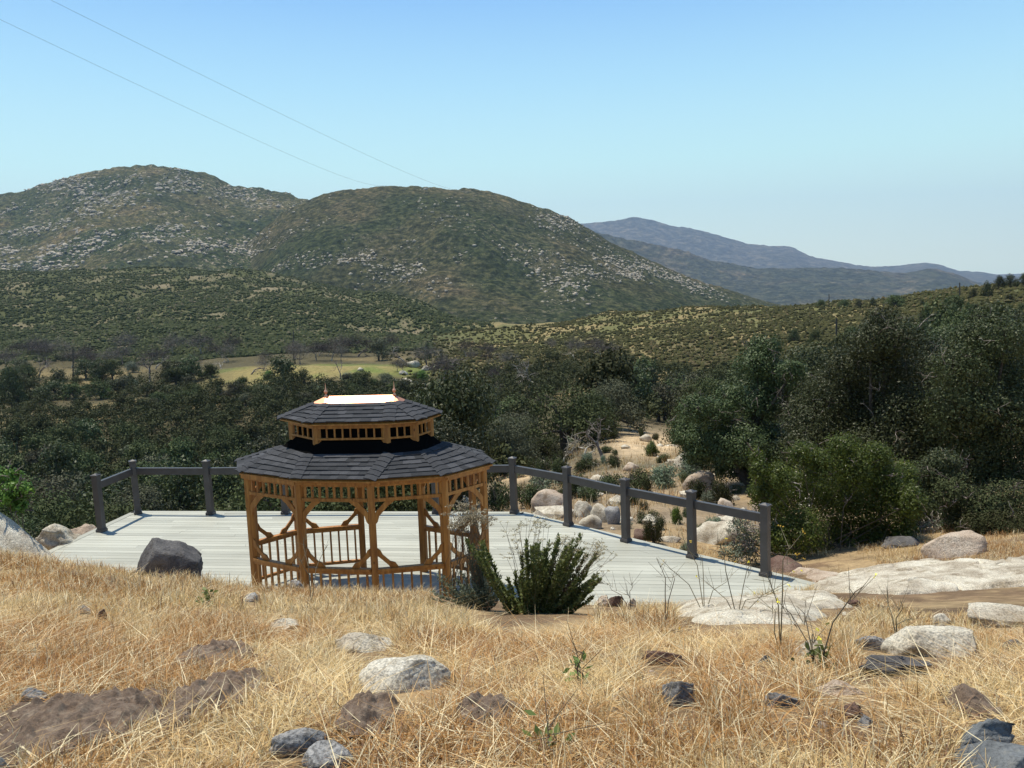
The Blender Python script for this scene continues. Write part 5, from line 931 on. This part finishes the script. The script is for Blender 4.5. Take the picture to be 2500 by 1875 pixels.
for _ in range(60): a = r.uniform(1230, 1500); top = (1255 if a < 1330 else 1280) + abs(r.normal()) * 45 + abs(a - 1330) * .25; q = rel(a, top, r.uniform(-.3, .3)); b_ = rel(1300 + (a - 1300) * .45 + r.normal() * 10, 1440, 0); stk.append((b_, q))
flowers(sh, stk, 9, fr=.009, heads=16, spread=.04)
q0 = hit(1190, 1490, 7); st = []
for _ in range(60): q = at(r.uniform(1050, 1235), r.uniform(1395, 1470), q0[1] + r.uniform(-.2, .2)) - q0; st.append((q[0], q[1], max(q[2], .08), r.uniform(.6, 1)))
for _ in range(18): q = at(1165 + r.normal() * 16, r.uniform(1330, 1400), q0[1] + .1) - q0; st.append((q[0], q[1], q[2], 1.2))
s2 = spray('sage_shrub', q0, st, 'sage', 'grey green low shrub at the left foot of the tall flowering shrub', seed=6, leaf=.034, per=110)
stk = []
for _ in range(46): a = 1085 + r.beta(2, 2) * 125; q = at(a, 1268 + abs(a - 1140) * .12 + r.normal() * 14, q0[1] + r.uniform(-.15, .15)) - q0; b_ = at(1130 + r.normal() * 30, 1430, q0[1]) - q0; stk.append((b_, q))
flowers(s2, stk, 19, fr=.013, heads=20, spread=.045)
def weed(px_, py_, tips, label, m='stem', yellow=True, seed=1, name='dry_weed', leafy=0):
    p = hit(px_, py_, 2.5); t = empty(name, p); tag(t, label, 'weed'); r = np.random.default_rng(seed); segs = []; ends = []
    for (a, b_) in tips:
        q = at(a, b_, p[1] + r.uniform(-.2, .2)) - p; mid = q * [.35, .35, .55] + r.normal(size=3) * .02; L = limb([(0, 0, -.02), mid, q * [.75, .75, .85] + r.normal(size=3) * .02, q], .0045, .0016); segs += L; ends.append(q)
        for _ in range(5):
            f_ = r.uniform(.35, .95); s0 = mid * (1 - f_) + q * f_; d = (q / np.linalg.norm(q)) + r.normal(size=3) * .6; e_ = s0 + d / np.linalg.norm(d) * r.uniform(.06, .22); segs += limb([s0, e_], .0018, .0009); ends.append(e_)
    link('stems', seg_mesh('stems', segs, M[m], 4), t)
    if yellow:
        Cn = np.repeat(np.array(ends)[r.random(len(ends)) < .25], 7, 0); Cn = Cn + r.normal(size=Cn.shape) * .006; 
        if len(Cn): V, Fc = leaves(Cn, .012, 1.1); link('flowers', mesh('flowers', V, Fc, M['yellow'], False, None, r.random(len(Fc))), t)
    if leafy:
        Cn = r.normal(size=(leafy, 3)) * [.035, .035, .05] + [0, 0, .07]; V, Fc = leaves(Cn, .05, 2); link('leaves', mesh('leaves', V, Fc, M['rosem'], False, None, r.random(len(Fc))), t)
weed(1995, 1640, [(1945, 1480), (2110, 1430), (1990, 1560), (1900, 1470)], 'tall forked weed with green base leaves in the right foreground', seed=31, leafy=60)
weed(1905, 1590, [(1870, 1400), (1930, 1330), (1885, 1480)], 'thin upright dry weed in front of the last fence post', seed=32)
weed(1720, 1500, [(1620, 1370), (1700, 1340), (1790, 1400), (1660, 1290), (1850, 1470)], 'wide dry mustard weed in front of the deck', seed=33)
weed(1800, 1510, [(1750, 1320), (1840, 1370), (1900, 1440), (1725, 1420), (1960, 1400)], 'second dry mustard weed reaching over the deck boards', seed=34)
weed(1625, 1540, [(1612, 1380), (1640, 1400)], 'reddish upright weed left of the pink boulder', yellow=False, seed=35)
weed(1413, 1680, [(1412, 1590), (1405, 1620)], 'small dark stalk in the middle of the grass', yellow=False, seed=36, leafy=25)
weed(1345, 1850, [(1340, 1765), (1350, 1790)], 'small green sprig at the bottom of the picture', yellow=False, seed=37, leafy=25)
weed(505, 1480, [(503, 1450), (510, 1462)], 'small green leafy sprig in the left grass', yellow=False, seed=38, leafy=45)
weed(1595, 1560, [(1700, 1585), (1820, 1600), (1660, 1535), (1930, 1580)], 'sprawling mustard weed with small yellow flowers in the grass', seed=39)
weed(2190, 1560, [(2165, 1450), (2230, 1510), (2200, 1470)], 'thin dry weed rising left of the flat white rock', yellow=False, seed=40)
weed(760, 1470, [(742, 1310), (800, 1330), (730, 1360)], 'dry curled stem against the second gazebo post', yellow=False, seed=41)
weed(1540, 1490, [(1488, 1428), (1545, 1420), (1528, 1440)], 'small umbel weed right of the flowering shrub', yellow=False, seed=42)
# ------------------------------------------------------------------ poles and wires
def pole(px_, yt, yb, label, Ymin=100):
    p = hit(px_, yb, Ymin); top = at(px_, yt, p[1]); t = link('utility_pole', seg_mesh('utility_pole', limb([p - [0, 0, 1], top], .22, .17), M['bark'], 8)); tag(t, label, 'utility pole')
pole(178, 848, 936, 'bare wooden pole left of the meadow in front of the green ridge', 150); pole(716, 805, 880, 'wooden pole behind the meadow below the green ridge', 200); pole(2042, 777, 864, 'wooden pole over the orange clearing on the right', 110); pole(2024, 718, 752, 'wooden pole on the far ridge line between small trees', 250); pole(2343, 690, 728, 'wooden pole on the right hill skyline', 150)
for (x0, y0, x1, y1, lab) in [(-200, -48, 945, 452, 'lower thin power line crossing the sky at left'), (-60, -92, 1155, 468, 'upper thin power line crossing the sky at left')]:
    a, b_ = at(x0, y0, 120), at(x1, y1, 1700); n_ = 60; tt = np.linspace(0, 1, n_)[:, None]; p = a + (b_ - a) * tt; p[:, 2] -= 4 * tt[:, 0] * (1 - tt[:, 0]) * 10; rr = .022 + .14 * tt[:, 0]
    V, Fc = tubes(p[:-1], p[1:], rr[:-1], rr[1:], 5); o = link('power_line', mesh('power_line', V, Fc, M['wire'], True)); tag(o, lab, 'power line')
# ------------------------------------------------------------------ haze
hz = MB(); hz.box((0, 0, 517.5), (31000, 31000, 1565)); m, nt, b = mat('haze'); nt.nodes.remove(b); pv = N(nt, 'ShaderNodeVolumePrincipled'); pv.inputs['Color'].default_value = (.55, .72, 1, 1); pv.inputs['Density'].default_value = 5.2e-5; pv.inputs['Anisotropy'].default_value = .2
nt.links.new(pv.outputs[0], nt.nodes['Material Output'].inputs['Volume']); o = hz.build('haze', m); tag(o, 'thin blue haze fading the far mountains', 'haze', None, 'stuff')
